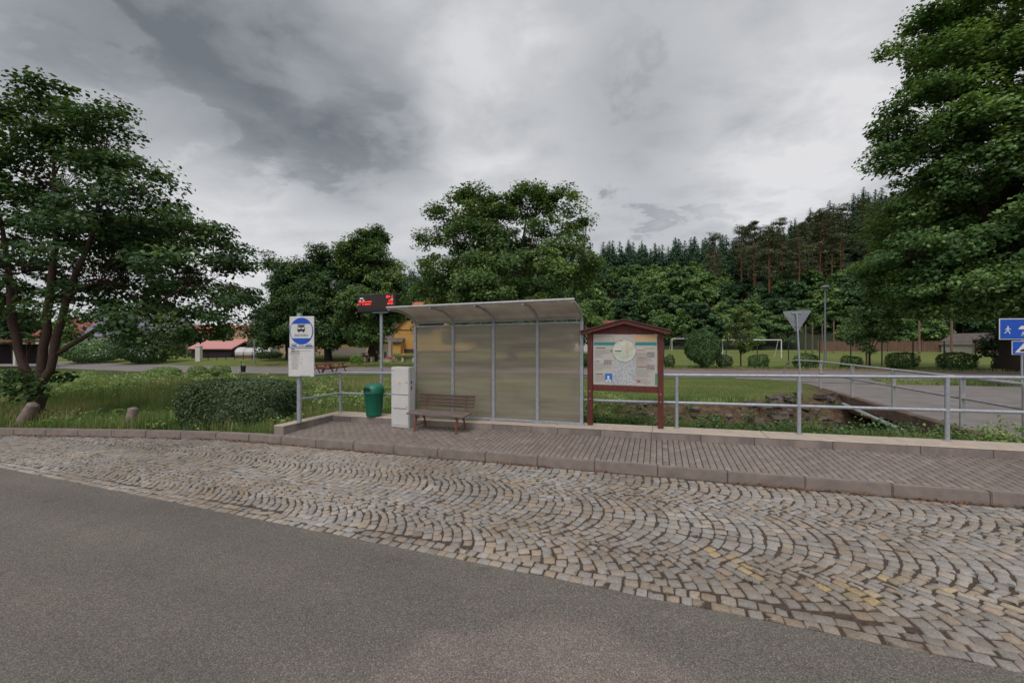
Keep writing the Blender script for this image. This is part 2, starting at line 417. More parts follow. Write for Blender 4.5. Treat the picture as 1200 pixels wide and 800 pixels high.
def big_tree(name, loc, stems, lobes, nclump, cr, per, lsize, leafm, barkm, label, group=None, flat=.5, up=.75, lim_r=.09, cat='tree', inner=.45, bark2=None, sparse_extra=None):
    """stems: list of polylines [(x,y,z,r),...] local; lobes local"""
    t = empty(name, loc); tag(t, label, cat, group)
    mb = MB()
    nodes = []
    for st in stems:
        pts = [Vector(p[:3]) for p in st]; rs = [p[3] for p in st]
        # subdivide for organic line
        P = []; Rr = []
        for i in range(len(pts)-1):
            for u in (0, .33, .66):
                P.append(pts[i].lerp(pts[i+1], u) + Vector(rng.normal(size=3))*rs[i]*.12); Rr.append(rs[i]*(1-u)+rs[i+1]*u)
        P.append(pts[-1]); Rr.append(rs[-1])
        mb.tube(P, Rr, 10)
        nodes += [(p, r) for p, r in zip(P[len(P)//3:], Rr[len(P)//3:])]
    clumps, own = lobes_to_clumps(lobes, nclump, inner)
    if sparse_extra is not None:
        clumps = np.vstack([clumps, sparse_extra]); own = np.concatenate([own, np.zeros(len(sparse_extra), int)])
    lob = np.asarray(lobes, float)
    lob_nodes = {}
    NP = np.array([list(p) for p, r in nodes]); NR = [r for p, r in nodes]
    for i in range(len(lob)):
        c = lob[i, :3] - np.array([0, 0, lob[i, 5]*.25])
        d = np.linalg.norm(NP - c, axis=1) + np.maximum(NP[:, 2] - c[2], -1)*.5
        j = int(d.argmin())
        pts = limb(mb, NP[j], c, min(NR[j]*.6, lim_r), lim_r*.3, .08, 6)
        lob_nodes[i] = [NP[j]] + [np.array(p) for p in pts[2:]]
    for p, i in zip(clumps, own):
        cand = np.array(lob_nodes[i]); j = int(np.linalg.norm(cand - p, axis=1).argmin())
        limb(mb, cand[j], p, lim_r*.22, lim_r*.05, .05, 4, 3)
    mb.build('trunk', barkm, t, smooth=True)
    crs = cr*(.65 + .7*rng.random(len(clumps)))
    cen = lob[:, :3].mean(axis=0)
    C, Nn, size, tint = clump_leaves(clumps, crs, per, lsize, flat, up, center=cen)
    link_mesh('crown', leaf_mesh('crown', C, Nn, size, tint), leafm, t)
    return t

# ================================================================== SETTING: ground, roads
def axis(segs):
    out = []
    for a, b, st in segs: out += list(np.arange(a, b, st))
    out.append(segs[-1][1]); return np.array(out)
gs = axis([(-900, -200, 70), (-200, -60, 10), (-60, -24, 1.2), (-24, 12, .3), (12, 40, 1.2), (40, 200, 10), (200, 900, 70)])
gt = axis([(-300, -20, 35), (-20, 4, 3), (4, 16, .2), (16, 30, .8), (30, 100, 2.5), (100, 300, 20), (300, 1200, 90)])
S_, T_ = np.meshgrid(gs, gt, indexing='ij')
Z_ = zg(S_, T_)
# keep the ground well below the roads laid over it
def far_road_mask(s, t, m=0.0):
    near = 24.6 - 2.2*sstep(3, 8, s) ; far = 31.3
    return (t > near - m) & (t < far + m)
def bridge_mask(s, t, m=0.0):
    return (s > 6.35 - m) & (s < 14.5 + m + sstep(17, 22, t)*4) & (t > 10.3 - m) & (t < 24 + m)
fm = far_road_mask(S_, T_, -.5); Z_ = np.where(fm, Z_ - .2, Z_)
bmk = bridge_mask(S_, T_, -.15); Z_ = np.where(bmk, np.minimum(Z_, K*np.clip(S_, -42, 14) - .35), Z_)
X_ = S_*CT + T_*ST; Y_ = -S_*ST + T_*CT
dirt = np.zeros_like(S_)
WD = 3.6*sstep(1.8, 5.2, S_)
bank = sstep(12.0, 12.6, T_)*(1 - sstep(14.0 + WD, 14.9 + WD + .5*fbm(S_*.8, T_*.8), T_))*sstep(-2.5, .5, S_)
dirt = np.maximum(dirt, bank*(.55 + .9*fbm(S_*1.7, T_*1.7)))
dirt = np.maximum(dirt, sstep(5.2, 6.0, S_)*sstep(11, 12, T_)*(1 - sstep(19.5, 21, T_))*(S_ < 9)*1.0)
strip = np.exp(-((T_ - 20.5)/.8)**2)*sstep(-24, -20, S_)*(1 - sstep(-12, -9, S_))
dirt = np.maximum(dirt, strip*1.1*fbm(S_*.9, T_*2))
leftp = np.exp(-((T_ - 9.4 - .35*(fbm(S_*.5, 1.2)-.5)*6)/.55)**2)*(S_ < -11)
dirt = np.maximum(dirt, leftp*1.2*(fbm(S_*1.1, T_*1.3)))
ns, nt_ = S_.shape
ii = np.arange(ns*nt_).reshape(ns, nt_)
quads = np.stack([ii[:-1, :-1], ii[1:, :-1], ii[1:, 1:], ii[:-1, 1:]], -1).reshape(-1, 4)
mow = sstep(31, 33, T_)*1.0
mow = np.maximum(mow, sstep(14.6, 16, T_)*(1-sstep(23.5, 24.5, T_))*sstep(-30, -16, S_)*.55)
me = np_mesh('ground', np.stack([X_, Y_, Z_], -1).reshape(-1, 3), quads=quads, smooth=True, attrs={'dirt': ('POINT', dirt.ravel()), 'mow': ('POINT', mow.ravel())})
def ground_mat():
    m = bpy.data.materials.new('grass_ground'); nt, N, L = nodes_of(m); b = N['Principled BSDF']
    b.inputs['Roughness'].default_value = .95; b.inputs['Specular IOR Level'].default_value = .1
    tc = N.new('ShaderNodeTexCoord')
    def noise(sc, det=8):
        n = N.new('ShaderNodeTexNoise'); n.inputs['Scale'].default_value = sc; n.inputs['Detail'].default_value = det; n.inputs['Roughness'].default_value = .7
        L.new(tc.outputs['Object'], n.inputs['Vector']); return n
    def at(nm):
        a = N.new('ShaderNodeAttribute'); a.attribute_name = nm; return a
    def mix(f, a, bb):
        x = N.new('ShaderNodeMix'); x.data_type = 'RGBA'; L.new(f, x.inputs['Factor']); L.new(a, x.inputs['A']); L.new(bb, x.inputs['B']); return x.outputs['Result']
    n1 = noise(1.2, 10); r1 = N.new('ShaderNodeValToRGB'); ramp(r1, [(.3, (.030, .042, .014)), (.55, (.058, .078, .022)), (.75, (.10, .105, .04))]); L.new(n1.outputs[0], r1.inputs[0])
    n2 = noise(.35, 12); r2 = N.new('ShaderNodeValToRGB'); ramp(r2, [(.3, (.085, .108, .030)), (.5, (.112, .135, .037)), (.7, (.160, .155, .055))]); L.new(n2.outputs[0], r2.inputs[0])
    n3 = noise(6, 10); r3 = N.new('ShaderNodeValToRGB'); ramp(r3, [(.3, (.034, .023, .015)), (.5, (.085, .056, .035)), (.72, (.165, .12, .085))]); L.new(n3.outputs[0], r3.inputs[0])
    a = mix(at('mow').outputs['Fac'], r1.outputs[0], r2.outputs[0])
    a = mix(at('dirt').outputs['Fac'], a, r3.outputs[0])
    L.new(a, b.inputs['Base Color'])
    nb = noise(14, 6); bp = N.new('ShaderNodeBump'); bp.inputs['Strength'].default_value = .6; bp.inputs['Distance'].default_value = .05
    L.new(nb.outputs[0], bp.inputs['Height']); L.new(bp.outputs[0], b.inputs['Normal'])
    return m
structure(link_mesh('ground', me, ground_mat()))

# asphalt road -------------------------------------------------------------
def road_sheet(name, ss, tn, tf, z, m, nt=24):
    u = np.linspace(0, 1, nt)
    S2 = np.repeat(ss[:, None], nt, 1); T2 = tn[:, None]*(1-u) + tf[:, None]*u
    zz = z(S2, T2) if callable(z) else z + K*S2
    X2 = S2*CT + T2*ST; Y2 = -S2*ST + T2*CT
    i2 = np.arange(S2.size).reshape(S2.shape)
    q = np.stack([i2[:-1, :-1], i2[1:, :-1], i2[1:, 1:], i2[:-1, 1:]], -1).reshape(-1, 4)
    me = np_mesh(name, np.stack([X2, Y2, zz], -1).reshape(-1, 3), quads=q, smooth=True)
    return structure(link_mesh(name, me, m))
def asphalt_mat():
    m = bpy.data.materials.new('road_asphalt'); nt, N, L = nodes_of(m); b = N['Principled BSDF']
    b.inputs['Roughness'].default_value = .92; b.inputs['Specular IOR Level'].default_value = .15
    tc = N.new('ShaderNodeTexCoord')
    v = N.new('ShaderNodeTexVoronoi'); v.inputs['Scale'].default_value = 150; L.new(tc.outputs['Object'], v.inputs['Vector'])
    bw = N.new('ShaderNodeSeparateColor'); L.new(v.outputs['Color'], bw.inputs[0])
    r = N.new('ShaderNodeValToRGB'); ramp(r, [(0, (.076, .067, .060)), (.5, (.123, .111, .100)), (.9, (.175, .157, .141)), (1, (.26, .23, .20))]); L.new(bw.outputs[0], r.inputs[0])
    n = N.new('ShaderNodeTexNoise'); n.inputs['Scale'].default_value = .5; n.inputs['Detail'].default_value = 9; n.inputs['Roughness'].default_value = .68; L.new(tc.outputs['Object'], n.inputs['Vector'])
    r2 = N.new('ShaderNodeValToRGB'); ramp(r2, [(.3, (.84, .85, .85)), (.7, (1.12, 1.10, 1.07))]); L.new(n.outputs[0], r2.inputs[0])
    # a lighter, slightly pinkish tint patch, painted to imitate a camera stitching blur
    sp = N.new('ShaderNodeVectorMath'); sp.operation = 'DISTANCE'; sp.inputs[1].default_value = (.2, 1.75, .0)
    nd = N.new('ShaderNodeTexNoise'); nd.inputs['Scale'].default_value = 1.1; L.new(tc.outputs['Object'], nd.inputs['Vector'])
    L.new(tc.outputs['Object'], sp.inputs[0])
    ad = N.new('ShaderNodeMath'); ad.operation = 'MULTIPLY_ADD'; L.new(nd.outputs[0], ad.inputs[0]); ad.inputs[1].default_value = 1.2; L.new(sp.outputs['Value'], ad.inputs[2])
    mr = N.new('ShaderNodeMapRange'); mr.interpolation_type = 'SMOOTHSTEP'; mr.inputs['From Min'].default_value = 1.85; mr.inputs['From Max'].default_value = 2.15; mr.inputs['To Min'].default_value = .5; mr.inputs['To Max'].default_value = 0
    L.new(ad.outputs[0], mr.inputs[0])
    mx = N.new('ShaderNodeMix'); mx.data_type = 'RGBA'; mx.blend_type = 'MULTIPLY'; mx.inputs['Factor'].default_value = 1
    L.new(r.outputs[0], mx.inputs['A']); L.new(r2.outputs[0], mx.inputs['B'])
    # faint polished wheel tracks running along the street and a few darker sealed spots
    mpt = N.new('ShaderNodeMapping'); mpt.vector_type = 'TEXTURE'; mpt.inputs['Rotation'].default_value = (0, 0, -TH); mpt.inputs['Scale'].default_value = (9, 1, 1); L.new(tc.outputs['Object'], mpt.inputs[0])
    nt2 = N.new('ShaderNodeTexNoise'); nt2.inputs['Scale'].default_value = .9; nt2.inputs['Detail'].default_value = 4; L.new(mpt.outputs[0], nt2.inputs['Vector'])
    r5 = N.new('ShaderNodeValToRGB'); ramp(r5, [(.35, (.86, .86, .87)), (.65, (1.1, 1.09, 1.08))]); L.new(nt2.outputs[0], r5.inputs[0])
    mx1 = N.new('ShaderNodeMix'); mx1.data_type = 'RGBA'; mx1.blend_type = 'MULTIPLY'; mx1.inputs['Factor'].default_value = 1; L.new(mx.outputs['Result'], mx1.inputs['A']); L.new(r5.outputs[0], mx1.inputs['B'])
    ns_ = N.new('ShaderNodeTexNoise'); ns_.inputs['Scale'].default_value = 1.7; ns_.inputs['Detail'].default_value = 3; L.new(tc.outputs['Object'], ns_.inputs['Vector'])
    r6 = N.new('ShaderNodeValToRGB'); ramp(r6, [(.67, (1, 1, 1)), (.74, (.78, .77, .76))]); L.new(ns_.outputs[0], r6.inputs[0])
    mx = N.new('ShaderNodeMix'); mx.data_type = 'RGBA'; mx.blend_type = 'MULTIPLY'; mx.inputs['Factor'].default_value = 1; L.new(mx1.outputs['Result'], mx.inputs['A']); L.new(r6.outputs[0], mx.inputs['B'])
    mx2 = N.new('ShaderNodeMix'); mx2.data_type = 'RGBA'; mx2.blend_type = 'MULTIPLY'; L.new(mr.outputs[0], mx2.inputs['Factor'])
    L.new(mx.outputs['Result'], mx2.inputs['A']); mx2.inputs['B'].default_value = (1.55, 1.38, 1.42, 1)
    L.new(mx2.outputs['Result'], b.inputs['Base Color'])
    bp = N.new('ShaderNodeBump'); bp.inputs['Strength'].default_value = .5; bp.inputs['Distance'].default_value = .004
    L.new(v.outputs['Distance'], bp.inputs['Height']); L.new(bp.outputs[0], b.inputs['Normal'])
    return m
ss = axis([(-70, -24, 4), (-24, 12, .5), (12, 60, 4)])
road_sheet('road', ss, np.full(len(ss), -14.0), t_asph(ss), 0.0, asphalt_mat(), 10)
ss = axis([(-30, 14, .4)])
road_sheet('cobble_bed', ss, t_asph(ss) + .004, t_kerb(ss) - .003, -.006, M['joint'], 12)

# cobbles: every sett a small domed stone in segmental arcs --------------------
def paint_mask(s, t):
    m = np.zeros_like(s)
    for (a, b, c, d, w) in ((.35, 4.75, .95, 4.22, .07), (1.35, 4.28, 1.75, 4.18, .09), (1.8, 4.6, 2.6, 4.4, .06), (-2.6, 6.1, -1.7, 6.0, .04)):
        vx, vy = c-a, d-b; L2 = vx*vx+vy*vy
        u = np.clip(((s-a)*vx + (t-b)*vy)/L2, 0, 1)
        dd = np.hypot(s-a-u*vx, t-b-u*vy)
        m = np.maximum(m, 1 - sstep(w*.5, w*1.6, dd))
    return m
def cobbles():
    P = .126; BW = 1.45; sag = .40
    cent = [6.63, 5.18, 3.73]
    cs = []; ang = []; ls = []; lt = []
    h = BW/2; Rr = (h*h + sag*sag)/(2*sag)
    amax = math.asin(h/Rr)
    for bi, tc in enumerate(cent):
        for n in range(int(44/P)):
            s0 = -30 + n*P + (bi % 2)*P*.5
            na = int(round(2*amax*Rr/.122))
            off = rng.random()*.4
            for j in range(na):
                a = -amax + (j + .5 + (off - .2)*.6)*2*amax/na
                s = s0 + Rr*math.cos(a) - (Rr - sag); t = tc + Rr*math.sin(a)
                s, t = s + .16*(float(fbm(s*.45, t*.6)) - .5), t + .09*(float(fbm(s*.5+7, t*.5)) - .5)
                tk = float(t_kerb(s)); ta = float(t_asph(s))
                if t > tk - .06 or t < ta + .235: continue
                cs.append((s, t)); ang.append(a)
                ls.append(P*max(.52, math.cos(a))*.5); lt.append(2*amax*Rr/na*.5)
    # two straight edging rows along the asphalt
    for r in range(2):
        s = -30.0 + r*.06
        while s < 13.5:
            w = rng.uniform(.10, .15); s += w
            cs.append((s - w/2, float(t_asph(s)) + .055 + r*.115)); ang.append(-.036); ls.append(w/2); lt.append(.056)
    cs = np.array(cs); ang = np.array(ang); ls = np.array(ls); lt = np.array(lt)
    n = len(cs)
    cs += rng.normal(0, .005, cs.shape); ang = ang + rng.normal(0, .05, n)
    gap = .0052 + .0042*rng.random(n)
    a = ls - gap; b = lt - gap
    # rounded-quad ring: 8 points
    ring = np.array([(-1, -.78), (-.8, -1), (.8, -1), (1, -.78), (1, .78), (.8, 1), (-.8, 1), (-1, .78)])
    def ringpts(k, z, jit):
        x = ring[None, :, 0]*a[:, None]*k + jit[:, :, 0]; y = ring[None, :, 1]*b[:, None]*k + jit[:, :, 1]
        ca = np.cos(ang)[:, None]; sa = np.sin(ang)[:, None]
        s = cs[:, 0:1] + x*ca - y*sa; t = cs[:, 1:2] + x*sa + y*ca
        return np.stack([s, t, np.broadcast_to(z, s.shape)], -1)
    jit = np.repeat(rng.normal(0, .0065, (n, 4, 2)), 2, axis=1)
    jit = np.roll(jit, 1, axis=1)
    ht = (rng.normal(0, .0025, n) + .014*(fbm(cs[:, 0]*.6+3, cs[:, 1]*.8) - .5))[:, None]
    r0 = ringpts(1.0, -.02 + ht*0, jit); r1 = ringpts(1.0, .001 + ht, jit); r2 = ringpts(.86, .0065 + ht, jit)
    tilt = rng.normal(0, .02, (n, 2))
    ct = np.stack([cs[:, 0], cs[:, 1], .0075 + ht[:, 0]], -1)[:, None]
    V = np.concatenate([r0, r1, r2, ct], 1)            # n,25,3
    V[:, 8:, 2] += (V[:, 8:, 0] - cs[:, 0:1])*tilt[:, 0:1] + (V[:, 8:, 1] - cs[:, 1:2])*tilt[:, 1:2]
    s = V[..., 0]; t = V[..., 1]; z = V[..., 2] + K*s
    V = np.stack([s*CT + t*ST, -s*ST + t*CT, z], -1)
    q = []; tr = []
    for k in range(8):
        k2 = (k+1) % 8
        q += [(k, k2, 8+k2, 8+k), (8+k, 8+k2, 16+k2, 16+k)]
        tr.append((16+k, 16+k2, 24))
    base = (np.arange(n)*25)[:, None, None]
    Q = (base + np.array(q)[None]).reshape(-1, 4); T3 = (base + np.array(tr)[None]).reshape(-1, 3)
    val = np.clip(.46 + .15*rng.normal(size=n) + .5*(fbm(cs[:, 0]*.7, cs[:, 1]*.9) - .5), 0, 1)
    warm = np.clip(rng.random(n)**1.6*.9 + .6*(fbm(cs[:, 0]*.5+9, cs[:, 1]*.6) - .42), 0, 1)
    pt = paint_mask(cs[:, 0], cs[:, 1])*(rng.random(n) < .75)*rng.uniform(.0, .55, n)
    me = np_mesh('cobblestones', V.reshape(-1, 3), quads=Q, tris=T3, smooth=True,
                 attrs={'val': ('POINT', np.repeat(val, 25)), 'warm': ('POINT', np.repeat(warm, 25)), 'paint': ('POINT', np.repeat(pt, 25))})
    m = bpy.data.materials.new('granite_setts'); nt, N, L = nodes_of(m); bs = N['Principled BSDF']
    bs.inputs['Roughness'].default_value = .72; bs.inputs['Specular IOR Level'].default_value = .3
    def at(nm):
        x = N.new('ShaderNodeAttribute'); x.attribute_name = nm; return x.outputs['Fac']
    def mixc(f, A, B, bt='MIX'):
        x = N.new('ShaderNodeMix'); x.data_type = 'RGBA'; x.blend_type = bt
        if isinstance(f, float): x.inputs['Factor'].default_value = f
        else: L.new(f, x.inputs['Factor'])
        for nm, c in (('A', A), ('B', B)):
            if isinstance(c, tuple): x.inputs[nm].default_value = (*c, 1)
            else: L.new(c, x.inputs[nm])
        return x.outputs['Result']
    r1 = N.new('ShaderNodeValToRGB'); ramp(r1, [(0, (.190, .186, .184)), (.5, (.272, .266, .261)), (1, (.37, .36, .355))]); L.new(at('val'), r1.inputs[0])
    r2 = N.new('ShaderNodeValToRGB'); ramp(r2, [(0, (.205, .168, .132)), (.5, (.292, .236, .182)), (1, (.385, .325, .26))]); L.new(at('val'), r2.inputs[0])
    c = mixc(at('warm'), r1.outputs[0], r2.outputs[0])
    tc = N.new('ShaderNodeTexCoord'); nz = N.new('ShaderNodeTexNoise'); nz.inputs['Scale'].default_value = 60; nz.inputs['Detail'].default_value = 6; L.new(tc.outputs['Object'], nz.inputs['Vector'])
    r3 = N.new('ShaderNodeValToRGB'); ramp(r3, [(.3, (.72, .72, .73)), (.7, (1.15, 1.13, 1.1))]); L.new(nz.outputs[0], r3.inputs[0])
    c = mixc(1.0, c, r3.outputs[0], 'MULTIPLY')
    nz2 = N.new('ShaderNodeTexNoise'); nz2.inputs['Scale'].default_value = .45; nz2.inputs['Detail'].default_value = 8; L.new(tc.outputs['Object'], nz2.inputs['Vector'])
    r4 = N.new('ShaderNodeValToRGB'); ramp(r4, [(.33, (.70, .64, .58)), (.62, (1.05, 1.05, 1.05))]); L.new(nz2.outputs[0], r4.inputs[0])
    c = mixc(1.0, c, r4.outputs[0], 'MULTIPLY')
    pm = N.new('ShaderNodeMath'); pm.operation = 'MULTIPLY'; L.new(at('paint'), pm.inputs[0]); L.new(nz.outputs[0], pm.inputs[1])
    c = mixc(pm.outputs[0], c, (.62, .42, .06))
    L.new(c, bs.inputs['Base Color'])
    bp = N.new('ShaderNodeBump'); bp.inputs['Strength'].default_value = .35; bp.inputs['Distance'].default_value = .006
    L.new(nz.outputs[0], bp.inputs['Height']); L.new(bp.outputs[0], bs.inputs['Normal'])
    structure(link_mesh('cobble_pavement', me, m))
cobbles()

# sidewalk pavers ------------------------------------------------------------
def z_side(t): return .157 + .04*(t - 7.05)
def pavers():
    vs = []; fs = []; val = []
    ncol = int((14.0 + 8.2)/.1)
    for i in range(ncol):
        s = -8.12 + i*.1 + .05
        t = 7.06 - (.1 if i % 2 else 0)
        while t < 8.62:
            t0, t1 = max(t, 7.06), min(t + .2, 8.62)
            first = t0 == 7.06
            t += .2
            if t1 - t0 < .03: continue
            o = len(vs); g = .0058; h = rng.normal(0, .0012); e = .006
            tl = rng.normal(0, .004)
            for (ds, dt, dz) in ((-.05+g, g, -.02), (.05-g, g, -.02), (.05-g, -g, -.02), (-.05+g, -g, -.02),
                                 (-.05+g, g, -.004), (.05-g, g, -.004), (.05-g, -g, -.004), (-.05+g, -g, -.004),
                                 (-.05+g+e, g+e, 0), (.05-g-e, g+e, 0), (.05-g-e, -g-e, 0), (-.05+g+e, -g-e, 0)):
                tt = (t0 if dt > 0 else t1) + dt
                vs.append(W(s+ds, tt, z_side(tt) + dz + h + tl*ds*4))
            for k in range(4):
                k2 = (k+1) % 4
                fs += [(o+k, o+k2, o+4+k2, o+4+k), (o+4+k, o+4+k2, o+8+k2, o+8+k)]
            fs.append((o+8, o+9, o+10, o+11))
            v = np.clip(.47 + .08*rng.normal() + (.16 if first and t1-t0 < .15 else 0) + .4*(float(fbm(s*.8, t0*1.1))-.5), 0, 1)
            val += [v]*12
    me = np_mesh('pavers', [tuple(v) for v in vs], quads=fs, attrs={'val': ('POINT', val)})
    m = mat('concrete_pavers', (.80, .80, .80), (1.12, 1.10, 1.08), 16, .88, 0, .25, 120, attr=('val', [(0, (.112, .090, .079)), (.5, (.182, .149, .131)), (1, (.27, .232, .21))]))
    structure(link_mesh('pavement', me, m))
    ss2 = axis([(-8.12, 14, 2)])
    road_sheet('pavement_bed', ss2, np.full(len(ss2), 7.05), np.full(len(ss2), 8.62), lambda S2, T2: z_side(T2) - .014 + K*S2, M['joint_dark'], 3)
pavers()

# kerb stones ----------------------------------------------------------------
def kerb():
    mb = MB(); s = -30.0
    while s < 13.5:
        L = 1.0
        a, b = s + .004, s + L - .004
        ta, tb = float(t_kerb(a)), float(t_kerb(b))
        dz = rng.normal(0, .003)
        w = .20 if s < -8.6 else .105
        top = .155 + dz
        pts = []
        for z in (-.25, top):
            sl = .0 if z < 0 else .012
            pts += [W(a, ta + sl, z), W(b, tb + sl, z), W(b, tb + w, z), W(a, ta + w, z)]
        mb.add(pts, [(0,3,2,1),(4,5,6,7),(0,1,5,4),(1,2,6,5),(2,3,7,6),(3,0,4,7)])
        s += L
    structure(mb.build('kerb', M['kerb'], bevel=.012, seg=2))
kerb()

# leaf litter along the kerb --------------------------------------------------
n = 2600
s = rng.uniform(-18, 8, n); t = t_kerb(s) - np.abs(rng.normal(0, .09, n)) - .01
keep = fbm(s*1.3, t*0 + 3) > .38
s, t = s[keep], t[keep]
C = np.stack([s*CT + t*ST, -s*ST + t*CT, K*s + .014 + .012*rng.random(len(s))], -1)
Nn = unit(rng.normal(size=C.shape)*.35 + np.array([0, 0, 1]))
o = link_mesh('leaf_litter', leaf_mesh('leaf_litter', C, Nn, rng.uniform(.015, .05, len(s)), rng.random(len(s))), M['litter'])
tag(o, 'brown dry leaf litter gathered on the setts along the kerb', 'leaf litter', kind='stuff')

# low retaining wall -----------------------------------------------------------
lw = street_empty('low_wall', 0, 0)
tag(lw, 'low concrete wall with pale coping edging the paved bus stop', 'low wall')
WT = .365
def wall_blocks():
    face = MB(); cop = MB()
    def seg(mb, s0, s1, t0, t1, z0, z1):
        vs = []
        for z in (z0, z1):
            for (a, b) in ((s0, t0), (s1, t0), (s1, t1), (s0, t1)):
                vs.append((a, b, z + K*a))
        mb.add(vs, [(0,3,2,1),(4,5,6,7),(0,1,5,4),(1,2,6,5),(2,3,7,6),(3,0,4,7)])
    s = -8.12
    while s < 13.5:
        L = random.choice((.9, 1.0, .6, 1.2))
        e = min(s + L, 13.5)
        seg(face, s + .003, e - .003, 8.61 + rng.normal(0, .003), 9.17, -.6, WT - .025)
        s = e
    s = -8.10
    while s < 13.5:
        e = min(s + 2.0, 13.5)
        seg(cop, s + .002, e - .002, 8.605, 9.20, WT - .024, WT + rng.normal(0, .002)); s = e
    t = 7.12
    while t < 9.18:
        e = min(t + .66, 9.19)
        seg(face, -8.42, -8.125, t + .003, e - .003, -.4, WT - .025 - .0)
        seg(cop, -8.425, -8.115, t + .002, e - .002, WT - .024, WT + rng.normal(0, .002))
        t = e
    face.build('wall_blocks', M['wall_face'], lw, bevel=.008)
    cop.build('coping', M['wall_top'], lw, bevel=.01)
wall_blocks()

# far road and bridge -----------------------------------------------------------
ss = axis([(-90, -30, 6), (-30, 30, 1.0), (30, 90, 6)])
near = 24.6 - 2.2*sstep(3, 8, ss)
road_sheet('far_road', ss, near, np.full(len(ss), 31.3), lambda a, b: K*np.clip(a, -42, 14)*(1 - sstep(24, 50, b)) + .118, M['old_asphalt'], 8)
# pale edging along the far side of that road
mb = MB()
for i in range(len(ss)-1):
    a, b = ss[i], ss[i+1]
    if a < -45 or a > 30: continue
    za = K*float(np.clip(a, -42, 14))*(1-float(sstep(24, 50, 31.35))) + .125; zb = K*float(np.clip(b, -42, 14))*(1-float(sstep(24, 50, 31.35))) + .125
    P = lambda s_, t_, z_: Vector((s_*CT + t_*ST, -s_*ST + t_*CT, z_))
    vs = [P(a, 31.32, za-.1), P(b, 31.32, zb-.1), P(b, 31.45, zb-.1), P(a, 31.45, za-.1), P(a, 31.32, za+.09), P(b, 31.32, zb+.09), P(b, 31.45, zb+.09), P(a, 31.45, za+.09)]
    mb.add(vs, [(0,3,2,1),(4,5,6,7),(0,1,5,4),(1,2,6,5),(2,3,7,6),(3,0,4,7)])
structure(mb.build('far_kerb', mat('far_kerb_stone', (.17, .10, .08), (.25, .16, .13), 2, .9)))

br = street_empty('bridge', 0, 0)
tag(br, 'low concrete road bridge with rust stained edge over the brook', 'bridge')
def sheared(mb_fn, name, m, parent, bevel=0, smooth=False):
    mb = MB(); mb_fn(mb); mb.v = [(x, y, z + K*x) for x, y, z in mb.v]
    return mb.build(name, m, parent, bevel, smooth)
def f(mb):
    mb.prism([(6.42, 11.2), (8.4, 10.2), (14.6, 10.2), (19, 25.0), (6.0, 25.2), (6.42, 22.0), (6.42, 18.5)], .10, 'z', -.0)
sheared(f, 'deck', M['old_asphalt'], br)
def f(mb):
    mb.box((6.30, 14.7, -.04), (.22, 7.4, .34)); mb.box((7.3, 10.62, .0), (2.4, .2, .22), Matrix.Rotation(-.47, 3, 'Z'))
sheared(f, 'edge_beam', M['bridge_conc'], br, .02)
for c_, d_ in (((7.6, 10.75, -.8), (2.3, .5, 1.2)), ((7.4, 14.6, -.85), (1.9, .6, 1.28)), ((7.2, 18.3, -.75), (2.2, .8, 1.2))):
    sheared(lambda mb: mb.box(c_, d_), 'abutment', M['bridge_conc'], br, .03)
for c_, d_ in (((6.33, 12.9, -.32), (.16, 3.2, .24)), ((6.32, 17.0, -.30), (.17, 2.2, .24))):
    sheared(lambda mb: mb.box(c_, d_), 'stained_face', M['rust_conc'], br, .02)
def f(mb):
    mb.tube([(6.12, 17.4, -.16), (6.13, 14.5, -.30), (6.14, 11.4, -.42), (6.16, 10.3, -.47)], .06, 10)
sheared(f, 'pipe', M['galv_worn'], br, 0, True)
def f(mb): mb.tube([(6.12, 17.4, -.095), (6.13, 14.5, -.235), (6.14, 11.4, -.355), (6.16, 10.3, -.405)], .012, 6)
rl = street_empty('bridge_railing', 0, 0)
tag(rl, 'weathered steel railing with curved end on the bridge over the brook', 'railing')
for t in (10.1, 11.74, 14.5, 17.1, 20.0):
    sheared(lambda mb: mb.box((6.28, t, .67), (.09, .06, 1.14)), 'post', M['galv_worn'], rl, .008)
sheared(lambda mb: mb.tube([(6.28, 9.9, 1.25), (6.28, 20.4, 1.20), (6.0, 22.2, 1.17), (5.86, 22.8, 1.05), (5.80, 23.15, .8), (5.78, 23.25, .3), (5.78, 23.25, .0)], .033, 8), 'top_rail', M['galv_worn'], rl, 0, True)
sheared(lambda mb: mb.tube([(6.28, 9.9, .80), (6.28, 20.0, .72)], .028, 8), 'lower_rail', M['galv_worn'], rl, 0, True)
# stream water
ss = axis([(-8, 30, 2)])
road_sheet('water', ss, np.full(len(ss), 11.1), np.full(len(ss), 12.8), lambda a, b: K*np.clip(a, -42, 14) - 1.12, M['water'], 4)

# hill -------------------------------------------------------------------------
hx = axis([(-260, 420, 8)]); hy = axis([(84, 330, 6)])
HX, HY = np.meshgrid(hx, hy, indexing='ij')
HZ = hill_h(HX, HY); HZ = np.where(HY < 90, HZ - .8, HZ)
i3 = np.arange(HX.size).reshape(HX.shape)
q = np.stack([i3[:-1, :-1], i3[1:, :-1], i3[1:, 1:], i3[:-1, 1:]], -1).reshape(-1, 4)
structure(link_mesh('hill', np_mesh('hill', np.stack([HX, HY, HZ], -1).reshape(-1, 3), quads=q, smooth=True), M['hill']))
hx = np.linspace(-900, 300, 60); hy = np.array([420., 480, 560, 700, 900])
HX, HY = np.meshgrid(hx, hy, indexing='ij')
prof = np.interp(hy, [420, 480, 560, 700, 900], [0, .45, .85, 1, .6])
HZ = prof[None]*(16 + 22*fbm(HX*.006, HY*.004)) - 1
i3 = np.arange(HX.size).reshape(HX.shape)
q = np.stack([i3[:-1, :-1], i3[1:, :-1], i3[1:, 1:], i3[:-1, 1:]], -1).reshape(-1, 4)
